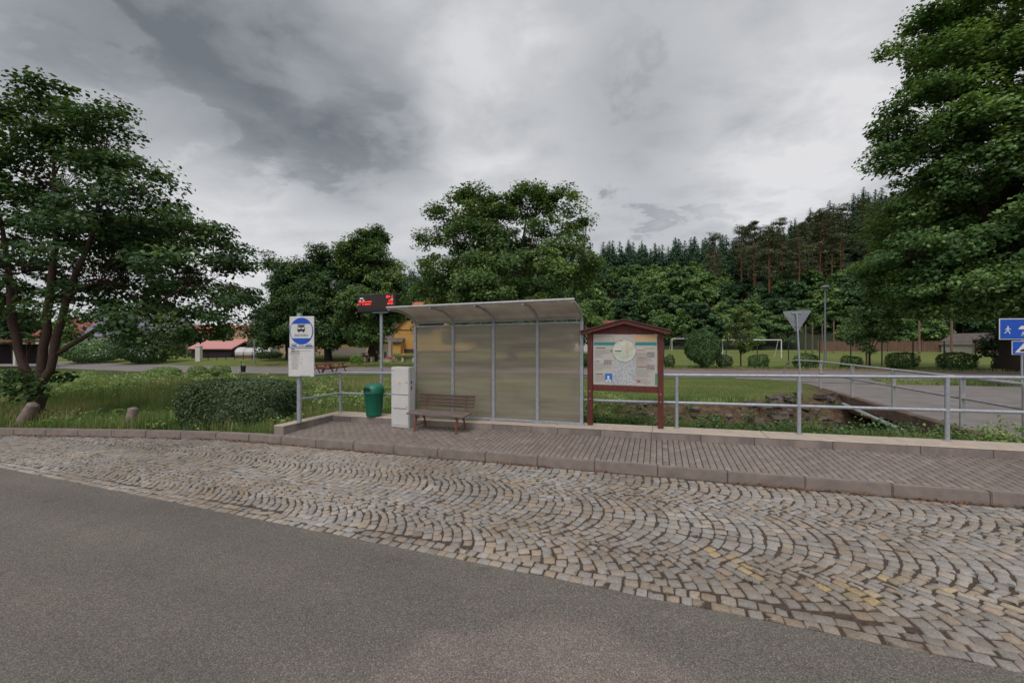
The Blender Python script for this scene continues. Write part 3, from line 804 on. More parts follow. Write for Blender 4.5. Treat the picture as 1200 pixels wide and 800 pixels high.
structure(link_mesh('hills', np_mesh('hills', np.stack([HX, HY, HZ], -1).reshape(-1, 3), quads=q, smooth=True), mat('far_wooded_hills', (.03, .055, .035), (.05, .08, .045), .03, 1, 0, .8, .15)))

# ================================================================== STREET FURNITURE
# pipe railing on the wall ----------------------------------------------------
pr = street_empty('pipe_railing', 0, 0)
tag(pr, 'long grey two-bar pipe railing standing on the low wall', 'railing')
RT, RL = 1.45, .885
def shz(p): return (p[0], p[1], p[2] + K*p[0])
for s in (-8.26, -6.0, -3.75, -1.75, .37, 2.51, 4.66, 6.8, 8.95, 11.1):
    mb = MB(); mb.tube([shz((s, 9.08, WT - .02)), shz((s, 9.08, RT))], .035, 10)
    mb.tube([shz((s, 9.08, WT)), shz((s, 9.08, WT + .012))], .06, 10)
    mb.build('post', M['galv'], pr, smooth=True)
for z, nm in ((RT, 'top_rail'), (RL, 'lower_rail')):
    mb = MB(); mb.tube([shz((-8.26, 9.08, z)), shz((13, 9.08, z))], .03, 10); mb.build(nm, M['galv'], pr, smooth=True)
    mb = MB(); mb.tube([shz((-8.2, 7.6, z + .02)), shz((-8.26, 9.08, z))], .03, 10); mb.build(nm, M['galv'], pr, smooth=True)
for s in (4.66,):
    for z in (RT, RL):
        mb = MB(); mb.tube([shz((s-.09, 9.08, z)), shz((s+.09, 9.08, z))], .0325, 10, False); mb.build('weld_collar', M['galv_worn'], pr, smooth=True)

# bus stop sign -----------------------------------------------------------------
sg = street_empty('bus_stop_sign', -8.1, 7.55, WT); tag(sg, 'white bus stop sign with blue round emblem and timetable on end post', 'bus stop sign')
mb = MB(); mb.tube([(0, 0, 0), (0, 0, 2.62)], .055, 12); mb.tube([(0, 0, .55), (0, 0, .56)], .058, 12); mb.build('post', M['galv'], sg, smooth=True)
rot = empty('sign_head', (.16, -.075, 0), R(8)); rot.parent = sg
def plate(name, w, h, z, m, parent, y=0, x=0, th=.025, bev=.02):
    mb = MB(); mb.box((x, y, z), (w, th, h)); return mb.build(name, m, parent, bevel=min(bev, th*.3))
tp = plate('sign_panel', .66, .73, 2.17, M['white'], rot)
lp = plate('timetable_case', .70, .68, 1.455, M['white'], rot, x=-.01)
mb = MB(); mb.tube([(0, .03, 2.52), (0, .03, 2.60)], .05, 10); mb.build('cap', M['galv'], sg)
def disc(name, r, z, m, parent, y, x=0, n=40):
    mb = MB(); mb.prism([(x + r*math.cos(2*math.pi*k/n), z + r*math.sin(2*math.pi*k/n)) for k in range(n)], .004, 'y', y - .004); return mb.build(name, m, parent)
disc('emblem', .315, 2.19, M['blue'], tp, -.0145)
disc('emblem_field', .295, 2.19, M['white'], tp, -.0185)
def segcap(sign):
    pts = []; r = .296
    a0 = math.asin(.17/r)
    for k in range(13):
        a = a0 + (math.pi - 2*a0)*k/12; pts.append((r*math.cos(a), 2.19 + sign*r*math.sin(a)))
    mb = MB(); mb.prism(pts, .003, 'y', -.0255); return mb.build('emblem_band', M['blue'], tp)
segcap(1); segcap(-1)
def bars(name, rects, m, parent, y, th=.002):
    mb = MB()
    for (x, z, w, h) in rects: mb.box((x, y, z), (w, th, h))
    return mb.build(name, m, parent)
bars('bus_symbol', [(0, 2.235, .20, .10), (0, 2.30, .15, .03), (0, 2.33, .21, .018), (-.06, 2.175, .035, .03), (.06, 2.175, .035, .03)], M['black'], tp, -.024)
bars('bus_window', [(-.05, 2.255, .075, .04), (.05, 2.255, .075, .04)], M['white'], tp, -.027)
def text(body, size, loc, m, parent, name='lettering', align='CENTER', rx=90):
    c = bpy.data.curves.new(name, 'FONT'); c.body = body; c.size = size; c.align_x = align; c.align_y = 'CENTER'; c.extrude = .001; c.materials.append(m)
    o = bpy.data.objects.new(name, c); COL.objects.link(o); o.location = loc; o.rotation_euler = (R(rx), 0, 0); o.parent = parent
    dg = bpy.context.evaluated_depsgraph_get(); dg.update()
    me = bpy.data.meshes.new_from_object(o.evaluated_get(dg)); loc_, rot_ = o.location.copy(), o.rotation_euler.copy()
    bpy.data.objects.remove(o)
    o = link_mesh(name, me, None, parent); o.location = loc_; o.rotation_euler = rot_
    if not me.materials: me.materials.append(m)
    return o
text('ZASTÁVKA', .075, (0, -.024, 2.085), M['black'], tp)
bars('route_line', [(-.21, 1.875, .17, .012), (-.20, 1.84, .13, .03), (.2, 1.84, .2, .03), (.2, 1.875, .13, .012), (0, 1.845, .16, .012)], M['blue'], tp, -.0145)
bars('timetable_row', [(-.23, 1.765, .1, .022), (-.23, 1.71, .09, .022)], M['ink_dark'], tp, -.0145)
bars('ruled_line', [(.06, 1.775, .42, .005), (.06, 1.72, .42, .005)], M['ink'], tp, -.0145)
rr = [(-.17, 1.75-.02*i, rng.uniform(.2, .28), .008) for i in range(1, 5)] + [(-.18, 1.63-.026*i, rng.uniform(.12, .26), .007) for i in range(14)]
bars('timetable_text', rr, M['ink'], lp, -.0145)
bars('timetable_mark', [(.02, 1.52, .02, .014), (-.05, 1.46, .018, .014), (.0, 1.42, .03, .012), (-.19, 1.655, .3, .006), (.1, 1.135, .28, .008)], M['ink_dark'], lp, -.0145)
bars('case_frame', [(0-.01, 1.795, .69, .006), (-.01, 1.118, .69, .006), (-.357, 1.455, .006, .67), (.337, 1.455, .006, .67)], M['galv'], lp, -.0145, .006)

# display ------------------------------------------------------------------------
dp = street_empty('departure_display', -7.13, 9.32, .1); tag(dp, 'black departure display with red glowing rows on grey pole', 'display')
mb = MB(); mb.tube([(0, .05, 0), (0, .05, 2.95)], .04, 10); mb.build('pole', M['galv'], dp, smooth=True)
hd = plate('display_case', 1.25, .50, 3.23, M['black'], dp, th=.16, x=-.08, bev=.02)
sc_ = plate('screen', 1.17, .36, 3.25, mat('led_window', (.018, .007, .005), (.022, .009, .007), 4, .3), hd, y=-.079, x=-.08, th=.006)
def ledrow(x0, z, w, h):
    out = []; x = x0
    while x < x0 + w - .02:
        ww = rng.uniform(.018, .034)
        if rng.random() < .85:
            k = rng.integers(0, 4)
            if k == 0: out += [(x+ww/2, z, ww, h*.25), (x+.004, z, .009, h)]
            elif k == 1: out += [(x+ww/2, z+h*.38, ww, h*.24), (x+ww/2, z-h*.38, ww, h*.24), (x+.005, z, .009, h*.8)]
            elif k == 2: out += [(x+.005, z, .009, h), (x+ww-.005, z, .009, h), (x+ww/2, z+h*.4, ww, h*.2)]
            else: out += [(x+ww/2, z, .01, h), (x+ww/2, z+h*.4, ww, h*.2)]
        x += ww + .008
    return out
bars('led_text', ledrow(.26, 3.39, .22, .062), M['led'], hd, -.083, .003)
bars('led_text', ledrow(-.68, 3.27, .46, .036), M['led'], hd, -.083, .003)
bars('led_text', ledrow(-.68, 3.205, .46, .036), M['led'], hd, -.083, .003)
bars('led_text', ledrow(.30, 3.275, .19, .042), M['led'], hd, -.083, .003)
bars('led_text', ledrow(.30, 3.205, .19, .042), M['led'], hd, -.083, .003)
bars('caption', [(-.55, 3.37, .11, .03), (-.60, 3.31, .06, .02), (-.48, 3.315, .05, .03), (.44, 3.325, .08, .016)], M['led_white'], hd, -.083, .003)
mb = MB(); mb.box((.05, -.05, 2.972), (.5, .03, .014)); mb.build('mount_plate', M['galv'], dp)

# litter bin -----------------------------------------------------------------------
bn = street_empty('litter_bin', -6.86, 8.72, WT); tag(bn, 'green plastic litter bin hanging on the pipe railing', 'litter bin')
mb = MB(); mb.lathe([(.17, .015), (.195, .04), (.235, .58), (.25, .60), (.262, .60), (.262, .645), (.25, .65)], 28); mb.build('body', M['bin_green'], bn, smooth=True)
mb = MB(); mb.lathe([(.255, .648), (.252, .70), (.225, .77), (.17, .82), (.09, .845), (.02, .85)], 28); lid = mb.build('lid', M['bin_green'], bn, smooth=True)
mb = MB()
pts = []
for i in range(9):
    for j in range(5):
        a = R(200 + i*11); z = .665 + .09*j/4*(1 if 0 < i < 8 else .8)
        r = np.interp(z, [.648, .70, .77, .82], [.257, .256, .231, .176]) + .004
        pts.append((r*math.cos(a), r*math.sin(a), z))
mb.add(pts, [(i*5+j, (i+1)*5+j, (i+1)*5+j+1, i*5+j+1) for i in range(8) for j in range(4)]); mb.build('opening', M['dark_slot'], bn)
mb = MB(); mb.box((0, .245, .45), (.12, .07, .2)); mb.build('bracket', M['galv'], bn)

# electric cabinet ---------------------------------------------------------------
cb = street_empty('meter_cabinet', -5.79, 8.44, z_side(8.4)); tag(cb, 'tall white plastic electricity meter cabinet beside the bench', 'cabinet')
mb = MB(); mb.box((0, 0, .72), (.50, .26, 1.44)); mb.build('housing', M['cabinet'], cb, .012, seg=2)
plate('upper_door', .47, .62, 1.10, M['cabinet'], cb, y=-.134, th=.012)
plate('lower_door', .47, .72, .42, M['cabinet'], cb, y=-.134, th=.012)
bars('door_seam', [(0, .785, .48, .008), (0, .455, .36, .014)], M['ink_dark'], cb, -.141, .003)
mb = MB(); mb.prism([(-.035, 1.03), (.035, 1.03), (0, 1.10)], .003, 'y', -.1435); mb.build('warning_sign', mat('warning_yellow', (.5, .38, .05), (.56, .42, .06), 6, .5), cb)
mb = MB(); mb.box((.251, -.03, 1.08), (.004, .05, .08)); mb.box((.251, -.03, .94), (.004, .05, .08)); mb.build('socket', M['blue'], cb)
mb = MB(); mb.box((.251, -.045, 1.33), (.004, .03, .03)); mb.box((.251, -.045, 1.25), (.004, .03, .03)); mb.box((.251, -.045, 1.19), (.004, .03, .02)); mb.build('vent', M['black'], cb)

bars('lock', [(.19, 1.08, .022, .05), (.19, .5, .022, .05), (-.18, 1.36, .05, .02)], M['galv'], cb, -.1425, .006)
# bench ------------------------------------------------------------------------
be = street_empty('park_bench', -4.70, 8.30, z_side(8.3)); tag(be, 'weathered wooden slat bench with rusty iron legs', 'bench')
for i, y in enumerate((-.225, -.115, -.005, .105)):
    mb = MB(); mb.box((0, y, .385 + .006*i), (1.46, .09, .035), Matrix.Rotation(rng.normal(0, .004), 3, 'Z')); mb.build('seat_slat', M['bench_seat_wood'], be, .006)
for i, (y, z) in enumerate(((.258, .525), (.275, .60), (.292, .675), (.31, .75))):
    mb = MB(); mb.box((0, y, z + .005), (1.46, .03, .055), Matrix.Rotation(-.22, 3, 'X')); mb.build('back_slat', M['bench_wood'], be, .006)
for sx in (-.52, .52):
    mb = MB(); mb.tube([(sx, -.19, .375), (sx, -.20, .25), (sx, -.235, .02), (sx, -.27, .008)], [.022, .02, .02, .016], 8); mb.build('leg', M['bench_iron'], be, smooth=True)
    mb = MB(); mb.tube([(sx, .13, .375), (sx, .18, .2), (sx, .24, .01)], .02, 8); mb.build('leg', M['bench_iron'], be, smooth=True)
    mb = MB(); mb.tube([(sx, .13, .36), (sx, .235, .42), (sx, .315, .62), (sx, .355, .77)], .017, 8); mb.build('back_support', M['bench_iron'], be, smooth=True)
    mb = MB(); mb.tube([(sx, -.22, .365), (sx, .16, .365)], .018, 8); mb.tube([(sx, -.2, .2), (sx, -.05, .35)], .01, 6); mb.tube([(sx, .19, .18), (sx, .05, .35)], .01, 6); mb.tube([(sx, -.21, .12), (sx, .2, .12)], .009, 6); mb.build('brace', M['rust'], be, smooth=True)

# bus shelter --------------------------------------------------------------------
sh = street_empty('bus_shelter', -3.66, 8.93, WT); tag(sh, 'bus shelter of grey steel posts with curved milky roof and ribbed panels', 'bus shelter')
HALF = 2.10; D = 1.10
zb_, zt_ = .045, 2.25          # panel bottom/top above wall top
xs = [-HALF, -HALF + 1.06, -HALF + 2.13, -HALF + 3.2, HALF]
sl = K
def zz(x, z): return z + sl*x*.55
for x in xs:
    mb = MB(); mb.box((x, 0, zz(x, 1.13)), (.07, .07, 2.28)); mb.box((x, 0, .006 + K*x), (.14, .12, .012)); mb.build('post', M['galv'], sh, .004)
    pts = []
    for k in range(11):
        a = math.pi/2*k/10
        pts.append((x, -D*(1 - math.cos(a)), 2.27 + sl*x*.55 + .34*math.sin(a)))
    pts = [(x, 0, zz(x, 2.15))] + pts
    mb = MB(); mb.tube(pts, .032, 8); mb.build('roof_rib', M['galv_worn'], sh, smooth=True)
for i in range(4):
    a, b = xs[i] + .036, xs[i+1] - .036
    mb = MB(); n = 2
    mb.box(((a+b)/2, .0, zz((a+b)/2, (zb_+zt_)/2)), (b-a, .01, zt_-zb_-.05)); mb.build('panel', M['poly_wall'], sh)
    # curved roof sheet
    vs = []; fs = []
    a2, b2 = xs[i] + .0, xs[i+1] - .0
    for k in range(15):
        an = math.pi/2*(.02 + .98*k/14)
        y = -D*(1 - math.cos(an)); z = 2.29 + .345*math.sin(an) + .02
        for x in (a2, b2): vs.append((x, y, zz(x, z)))
    for k in range(15):
        an = math.pi/2*(.02 + .98*k/14)
        y = -D*(1 - math.cos(an)); z = 2.29 + .345*math.sin(an) + .028
        for x in (a2, b2): vs.append((x, y + .004, zz(x, z)))
    for k in range(14):
        fs += [(2*k, 2*k+1, 2*k+3, 2*k+2), (30+2*k, 30+2*k+2, 30+2*k+3, 30+2*k+1)]
    fs += [(0, 30, 31, 1), (28, 29, 59, 58)]
    mb = MB(); mb.add(vs, fs); mb.build('roof_sheet', M['poly_roof'], sh, smooth=True)
    for z, nm in ((zb_ - .005, 'bottom_rail'), (zt_, 'top_rail')):
        mb = MB(); A = (a, 0, zz(a, z)); B = (b, 0, zz(b, z))
        mb.add([(a, -.025, zz(a, z-.025)), (b, -.025, zz(b, z-.025)), (b, .025, zz(b, z-.025)), (a, .025, zz(a, z-.025)), (a, -.025, zz(a, z+.025)), (b, -.025, zz(b, z+.025)), (b, .025, zz(b, z+.025)), (a, .025, zz(a, z+.025))],
               [(0,3,2,1),(4,5,6,7),(0,1,5,4),(1,2,6,5),(2,3,7,6),(3,0,4,7)]); mb.build(nm, M['galv'], sh, .003)
mb = MB(); mb.tube([(-HALF-.05, -D, zz(-HALF, 2.645)), (HALF+.05, -D, zz(HALF, 2.645))], .028, 8); mb.build('roof_edge', M['galv_worn'], sh, smooth=True)
mb = MB(); mb.tube([(-HALF, -.0, zz(-HALF, 2.335)), (HALF, -.0, zz(HALF, 2.335))], .022, 8); mb.build('roof_purlin', M['galv_worn'], sh, smooth=True)

# information board ------------------------------------------------------------
ib = street_empty('information_board', -.66, 8.97, WT); tag(ib, 'red-brown timber information board with village map under a small roof', 'information board')
for x in (-.72, .72):
    mb = MB(); mb.box((x, 0, .98), (.11, .11, 1.98)); mb.build('post', M['board_wood'], ib, .006)
    mb = MB()
    for z in (.72, .56): mb.tube([(x, -.056, z), (x, -.066, z)], .014, 8)
    mb.build('bolt', M['galv'], ib)
mb = MB(); mb.box((0, 0, .80), (1.33, .07, .12)); mb.build('lower_rail', M['board_wood'], ib, .005)
mb = MB(); mb.prism([(-.72, 1.955), (.72, 1.955), (.72, 2.0), (0, 2.19), (-.72, 2.0)], .06, 'y', -.03); mb.build('gable', M['board_wood'], ib)
for sx in (-1, 1):
    mb = MB(); mb.prism([(0, 2.24), (sx*.90, 2.0), (sx*.90, 1.935), (0, 2.165)], .05, 'y', -.16); mb.build('barge_board', M['board_wood'], ib, .004)
    mb = MB(); mb.prism([(0, 2.275), (sx*.93, 2.025), (sx*.93, 2.0), (0, 2.25)], .36, 'y', -.18); mb.build('roof', M['board_roof'], ib, .004)
pn = plate('poster', 1.31, 1.08, 1.405, M['paper'], ib, y=-.02, th=.03)
Y0 = -.0365
bars('banner_strip', [(-.41, 1.75, .46, .07), (.43, 1.75, .42, .07)], M['teal'], pn, Y0)
bars('title_print', [(.41, 1.87, .44, .13)], M['orange_print'], pn, Y0)
bars('title_print', [(-.42, 1.88, .44, .15)], mat('blurred_grey_print', (.30, .26, .23), (.40, .36, .31), 4, .6), pn, Y0)
bars('village_map', [(0, 1.16, .47, .55)], M['map'], pn, Y0)
disc('round_map_rim', .245, 1.60, M['ink_red'], pn, Y0 + .0005, x=-.005); disc('round_map', .236, 1.60, M['map_light'], pn, Y0 - .004, x=-.005)
bars('map_area', [(.055, 1.66, .05, .2), (.07, 1.55, .04, .1)], M['map_tan'], pn, Y0 - .0095)
bars('map_caption', [(-.13, 1.595, .14, .016), (-.06, 1.81, .05, .01)], M['ink_dark'], pn, Y0 - .0095)
tx = []
for c0, zs in ((-.44, (1.62, 1.33, 1.07)), (.41, (1.56, 1.41, 1.22, 1.02))):
    for z0 in zs:
        for i in range(8):
            z = z0 - .022*i
            if z < .92: continue
            w = rng.uniform(.22, .36) if c0 > 0 or i < 5 else rng.uniform(.12, .2)
            tx.append((c0 - .18 + w/2, z, w, .007))
bars('text_block', tx, M['ink'], pn, Y0)
bars('heading', [(-.5, 1.66, .2, .016), (-.56, 1.37, .08, .014), (-.52, 1.10, .16, .014)], M['ink_dark'], pn, Y0)
bars('heading', [(.34, 1.615, .16, .014), (.36, 1.45, .18, .014), (.36, 1.27, .2, .014), (.5, 1.655, .2, .01), (.29, .97, .06, .05), (.43, .915, .02, .02)], M['ink_red'], pn, Y0)
bars('picture', [(-.345, 1.355, .16, .1), (.53, 1.53, .15, .1), (.53, 1.27, .15, .1)], M['photo'], pn, Y0 - .002)
pb = bars('picture', [(-.325, 1.02, .15, .19)], M['photo_blue'], pn, Y0 - .002)
bars('picture_tower', [(-.33, 1.0, .04, .13), (-.33, .955, .12, .05)], M['white_print'], pn, Y0 - .0035)
mb = MB(); mb.prism([(-.29, 1.62), (-.25, 1.62), (-.25, 1.59), (-.27, 1.565), (-.29, 1.59)], .002, 'y', Y0); mb.build('crest', M['print_green'], pn)
bars('side_print', [(.63, 1.02, .035, .24)], M['print_green'], pn, Y0)

# yield sign seen from behind ------------------------------------------------------
P_ = Vector((10.78, 15.5, 0)); zb = float(zworld(10.78, 15.5)); ys = empty('yield_sign', (10.86, 15.5, .0), R(-8)); tag(ys, 'grey back of a triangular road sign on a slightly leaning pole', 'road sign')
mb = MB(); mb.tube([(.09, 0, -.1), (-.08, 0, 3.2)], .032, 10); mb.build('pole', M['galv'], ys, smooth=True)
mb = MB(); mb.prism([(-.52, 3.30), (.42, 3.34), (.44, 3.29), (-.01, 2.52), (-.09, 2.52), (-.53, 3.25)], .012, 'y', .045); mb.build('sign_plate', M['lamp_grey'], ys)
mb = MB(); mb.box((-.06, .03, 3.22), (.34, .025, .035)); mb.box((-.06, .03, 2.75), (.2, .025, .035)); mb.build('clamp', M['galv'], ys)

# blue zone signs -------------------------------------------------------------------
zs_ = empty('zone_sign', (19.35, 15.5, .15), R(-10)); tag(zs_, 'blue residential zone sign with white walking figure above a smaller sign', 'road sign')
mb = MB(); mb.tube([(.0, .05, -.2), (0, .05, 2.85)], .035, 10); mb.build('pole', M['galv'], zs_, smooth=True)
p1 = plate('zone_panel', 1.55, .80, 2.47, M['white'], zs_, th=.02)
plate('zone_field', 1.49, .74, 2.47, M['blue'], p1, y=-.0125, th=.004)
def fig(x, z, h):
    mb = MB()
    n = 12; r = h*.085
    mb.prism([(x + r*math.cos(2*math.pi*k/n), z + h*.9 + r*math.sin(2*math.pi*k/n)) for k in range(n)], .003, 'y', -.0185)
    def bar(a, b, w):
        a = Vector((a[0], a[1])); b = Vector((b[0], b[1])); d = (b-a).normalized(); nn = Vector((-d.y, d.x))*w/2
        mb.prism([tuple(a+nn), tuple(b+nn), tuple(b-nn), tuple(a-nn)], .003, 'y', -.0185)
    q = lambda u, v: (x + u*h, z + v*h)
    bar(q(0, .8), q(-.02, .42), .17*h); bar(q(-.02, .45), q(.16, .2), .1*h); bar(q(.16, .22), q(.2, 0), .09*h); bar(q(-.03, .45), q(-.2, .22), .1*h); bar(q(-.2, .24), q(-.36, .06), .09*h)
    bar(q(.03, .75), q(.3, .52), .08*h); bar(q(-.03, .75), q(-.28, .52), .08*h)
    return mb
fig(-.50, 2.29, .30).build('walking_figure', M['white_print'], p1)
mb = MB(); mb.prism([(-.16, 2.50), (-.08, 2.59), (.16, 2.60), (.22, 2.53), (.30, 2.51), (.30, 2.46), (-.17, 2.46)], .003, 'y', -.0185); mb.build('car_symbol', M['white_print'], p1)
mb = MB(); mb.prism([(.38, 2.25), (.38, 2.55), (.52, 2.68), (.66, 2.55), (.66, 2.25)], .003, 'y', -.0185); mb.build('house_symbol', M['white_print'], p1)
fig(-.02, 2.2, .18).build('child_figure', M['white_print'], p1)
p2 = plate('square_panel', .78, .52, 1.76, M['white'], zs_, th=.02, x=.02)
plate('square_field', .74, .48, 1.76, M['blue'], p2, y=-.0125, th=.004, x=.02)
mb = MB(); mb.prism([(-.28, 1.58), (.32, 1.58), (.02, 1.96)], .003, 'y', -.0185); mb.build('triangle', M['white_print'], p2)
mb = MB(); mb.prism([(-.13, 1.62), (.17, 1.62), (.14, 1.68), (.06, 1.72), (-.02, 1.72), (-.1, 1.68)], .003, 'y', -.0225); mb.build('hump_symbol', M['black'], p2)

# street lamps ---------------------------------------------------------------------
def lamp(x, y, h, label):
    z0 = float(zworld(x, y)); l = empty('street_lamp', (x, y, z0)); tag(l, label, 'street lamp', 'street lamps')
    mb = MB(); mb.tube([(0, 0, -.1), (0, 0, 1.1)], .085, 10); mb.build('base', M['lamp_grey'], l, smooth=True)
    mb = MB(); mb.tube([(0, 0, 1.1), (0, 0, h - .25)], [.06, .05], 10); mb.build('pole', M['lamp_grey'], l, smooth=True)
    mb = MB(); mb.lathe([(.06, h-.25), (.12, h-.2), (.16, h-.04), (.30, h-.02), (.30, h+.03), (.18, h+.09), (.03, h+.12)], 16); mb.build('lantern', M['lamp_grey'], l, smooth=True)
lamp(22.17, 29.0, 5.75, 'grey street lamp beside the football field hedges')
lamp(-28.94, 46.0, 5.6, 'thin grey street lamp in front of the red barn roof')

# goals -----------------------------------------------------------------------------
def goal(x, y, rz, label, w=7.32, z0=None):
    z0 = float(zworld(x, y)) if z0 is None else z0
    g = empty('football_goal', (x, y, z0), rz); tag(g, label, 'goal', 'football goals')
    for sx in (-w/2, w/2):
        mb = MB(); mb.tube([(sx, 0, 0), (sx, 0, 2.44)], .06, 8); mb.build('goal_post', M['goal_white'], g, smooth=True)
        mb = MB(); mb.tube([(sx, 0, 2.44), (sx, .5, 2.4), (sx, 1.2, .05)], .04, 6); mb.build('stanchion', M['goal_white'], g, smooth=True)
    mb = MB(); mb.tube([(-w/2, 0, 2.44), (w/2, 0, 2.44)], .06, 8); mb.build('crossbar', M['goal_white'], g, smooth=True)
goal(27.85, 47.5, R(6), 'white football goal between the young tree and the road sign', z0=-.12)
goal(34.9, 80.0, 0, 'distant white football goal behind the round bush', z0=.25)

# field fence (thin green posts with wires) --------------------------------------------
ff = empty('field_fence', (0, 0, 0)); tag(ff, 'thin dark green wire fence along the football field', 'fence')
prev = None
for i in range(16):
    px = 705 + 36.5*i; u = (px-600)/480; y = 43.0/(1 + .356*u)*1.0; x = u*y
    z = float(zworld(x, y)); mb = MB(); mb.tube([(x, y, z-.1), (x, y, z+1.95)], .045, 6); mb.build('post', M['fence_green'], ff)
    if prev:
        mb = MB()
        for hz in (1.9, 1.0, .2): mb.tube([(prev[0], prev[1], prev[2]+hz), (x, y, z+hz)], .006, 4)
        mb.build('wire', M['fence_green'], ff)
    prev = (x, y, z)
# ball-stop poles
for i, (px, top, y) in enumerate(((944, 380, 62), (952, 377, 61), (963.5, 379, 64), (977, 376, 62), (1077, 363, 58), (1115, 368, 57))):
    x = (px-600)/480*y; z = float(zworld(x, y)); zt = CAMH + (400-top)/480*y
    mb = MB(); mb.tube([(0, 0, -.2), (.02, 0, zt - z)], [.10 if i < 4 else .15, .08 if i < 4 else .12], 8)
    o = mb.build('timber_pole', M['timber_pole'], smooth=True); o.location = (x, y, z)
    lab = 'slender brown ball-stop pole at the edge of the field' if i < 4 else ('tall brown timber pole in front of the board fence' if i == 4 else 'tall brown timber pole beside the whitewashed hut')
    tag(o, lab, 'pole', 'ball-stop poles')
# board fence + hut
bf = empty('board_fence', (0, 0, 0)); tag(bf, 'brown wooden board fence behind the football field', 'fence')
fp = [(958, 74), (1005, 74), (1040, 72), (1080, 70), (1118, 68)]
for i in range(len(fp)-1):
    mb = MB()
    (pa, ya), (pb_, yb) = fp[i], fp[i+1]
    a = Vector(((pa-600)/480*ya, ya, 0)); b = Vector(((pb_-600)/480*yb, yb, 0)); L = (b-a).length; nb = int(L/.22)
    for k in range(nb):
        p = a.lerp(b, (k+.5)/nb); d = (b-a).normalized()
        mb.box((p.x, p.y, .25 + .98 + rng.normal(0, .02)), (.2, .03, 1.96), Matrix.Rotation(math.atan2(d.y, d.x), 3, 'Z'))
    mb.build('board_panel', M['fence_wood'], bf)
    mb = MB(); mb.box((a.x, a.y - .08, 1.3), (.16, .16, 2.2)); mb.build('post', M['fence_wood'], bf)
def gable(name, loc, rz, w, d, eave, ridge, wallm, roofm, label, cat='house', ridge_x=True, windows=(), over=.35, chimney=None, door=None, group=None, plinth=None, wallm2=None):
    """ridge along local x if ridge_x; windows: (face 'f'|'l'|'r', u, z, w, h)"""
    h = empty(name, loc, rz); tag(h, label, cat, group)
    mb = MB()
    if ridge_x:
        mb.prism([(-d/2, 0), (d/2, 0), (d/2, eave), (0, ridge), (-d/2, eave)], w, 'x', -w/2)
    else:
        mb.prism([(-w/2, 0), (w/2, 0), (w/2, eave), (0, ridge), (-w/2, eave)], d, 'y', -d/2)
    mb.build('wall', wallm, h)
    half = (d if ridge_x else w)/2; sl = (ridge-eave)/half
    for sg_ in (-1, 1):
        e = half + over; ze = eave - over*sl
        poly = [(0, ridge + .02), (sg_*e, ze + .02), (sg_*e, ze + .16), (0, ridge + .18)]
        mb = MB()
        if ridge_x: mb.prism(poly, w + 2*over, 'x', -w/2 - over)
        else: mb.prism(poly, d + 2*over, 'y', -d/2 - over)
        mb.build('roof', roofm, h)
    for (fc, u, z, ww, hh) in windows:
        mb = MB(); mf = MB()
        if fc == 'f':
            mf.box((u, -d/2 - .012, z), (ww + .16, .03, hh + .16)); mb.box((u, -d/2 - .022, z), (ww, .03, hh))
        elif fc == 'r':
            mf.box((w/2 + .012, u, z), (.03, ww + .16, hh + .16)); mb.box((w/2 + .022, u, z), (.03, ww, hh))
        fr = mf.build('window', M['plaster_white'], h); mb.build('pane', M['window'], fr)
    if chimney:
        mb = MB(); mb.box((chimney[0], chimney[1], ridge + chimney[2]), (.7, .7, 2.2)); mb.build('chimney', M['plaster_white'], h)
    if plinth:
        mb = MB(); mb.box((0, -d/2 - .015, plinth/2), (w + .04, .05, plinth)); mb.build('plinth', M['plinth'], h)
    return h
gable('hut', (75.2*0 + 541/480*66, 66, .2), R(-6), 5.2, 6, 1.5, 3.1, M['plaster_white'], M['tile_brown'], 'low whitewashed hut with dark roof behind the football field', 'hut', ridge_x=False)
bf2 = empty('board_fence', (0, 0, 0)); tag(bf2, 'brown board fence with posts right of the whitewashed hut', 'fence')
mb = MB(); a = Vector(((1140-600)/480*62, 62, 0)); b = Vector(((1260-600)/480*60, 60, 0)); nb = 60
for k in range(nb):
    p = a.lerp(b, (k+.5)/nb); mb.box((p.x, p.y, 1.25), (.26, .03, 2.1 + rng.normal(0, .03)))
mb.build('board_panel', M['fence_wood'], bf2)
for k in (0, 15, 30, 45):
    p = a.lerp(b, k/nb); mb = MB(); mb.box((p.x, p.y - .1, 1.35), (.2, .14, 2.5)); mb.build('post', M['fence_wood'], bf2)

# ================================================================== VILLAGE
def at(px, Y): return (px-600)/480*Y
h = gable('house', (at(507, 68), 73, .1), R(0), 13, 10, 3.9, 9.4, M['plaster_yellow'], M['tile_orange'], 'ochre house with orange tiled gable roof behind the war memorial', windows=[('f', -4.0, 6.0, .8, 1.0), ('f', -1.0, 6.6, 1.0, 1.2), ('f', 2.5, 2.2, 1.0, 1.4), ('f', -2.0, 2.2, 1.0, 1.4)], ridge_x=False, plinth=.8)
mb = MB(); mb.box((-4.2, -5.03, 3.95), (4.4, .06, .12)); mb.build('cornice', M['plinth'], h)
mb = MB(); mb.box((1.8, -5.25, 3.1), (8.6, .48, 5.2)); mb.build('annex_wall', M['plaster_lemon'], h)
gable('house', (at(688, 70)+2, 76, .2), R(4), 8, 7, 3.4, 5.6, M['plaster_white'], M['tile_red'], 'pale pink-white house half hidden behind the information board', windows=[('f', -2.8, 1.8, 1.2, 1.0)])
gable('house', (at(510, 95), 108, .3), R(2), 16, 11, 5, 12.0, M['plaster_tan'], M['tile_orange'], 'far house whose orange roof shows above the shelter')
gable('barn', (at(281, 78), 84, -.2), R(8), 12, 13, 3.0, 5.2, M['plaster_tan'], M['tile_red'], 'tan barn with long red tiled gable roof behind the polytunnel', 'barn', ridge_x=False)
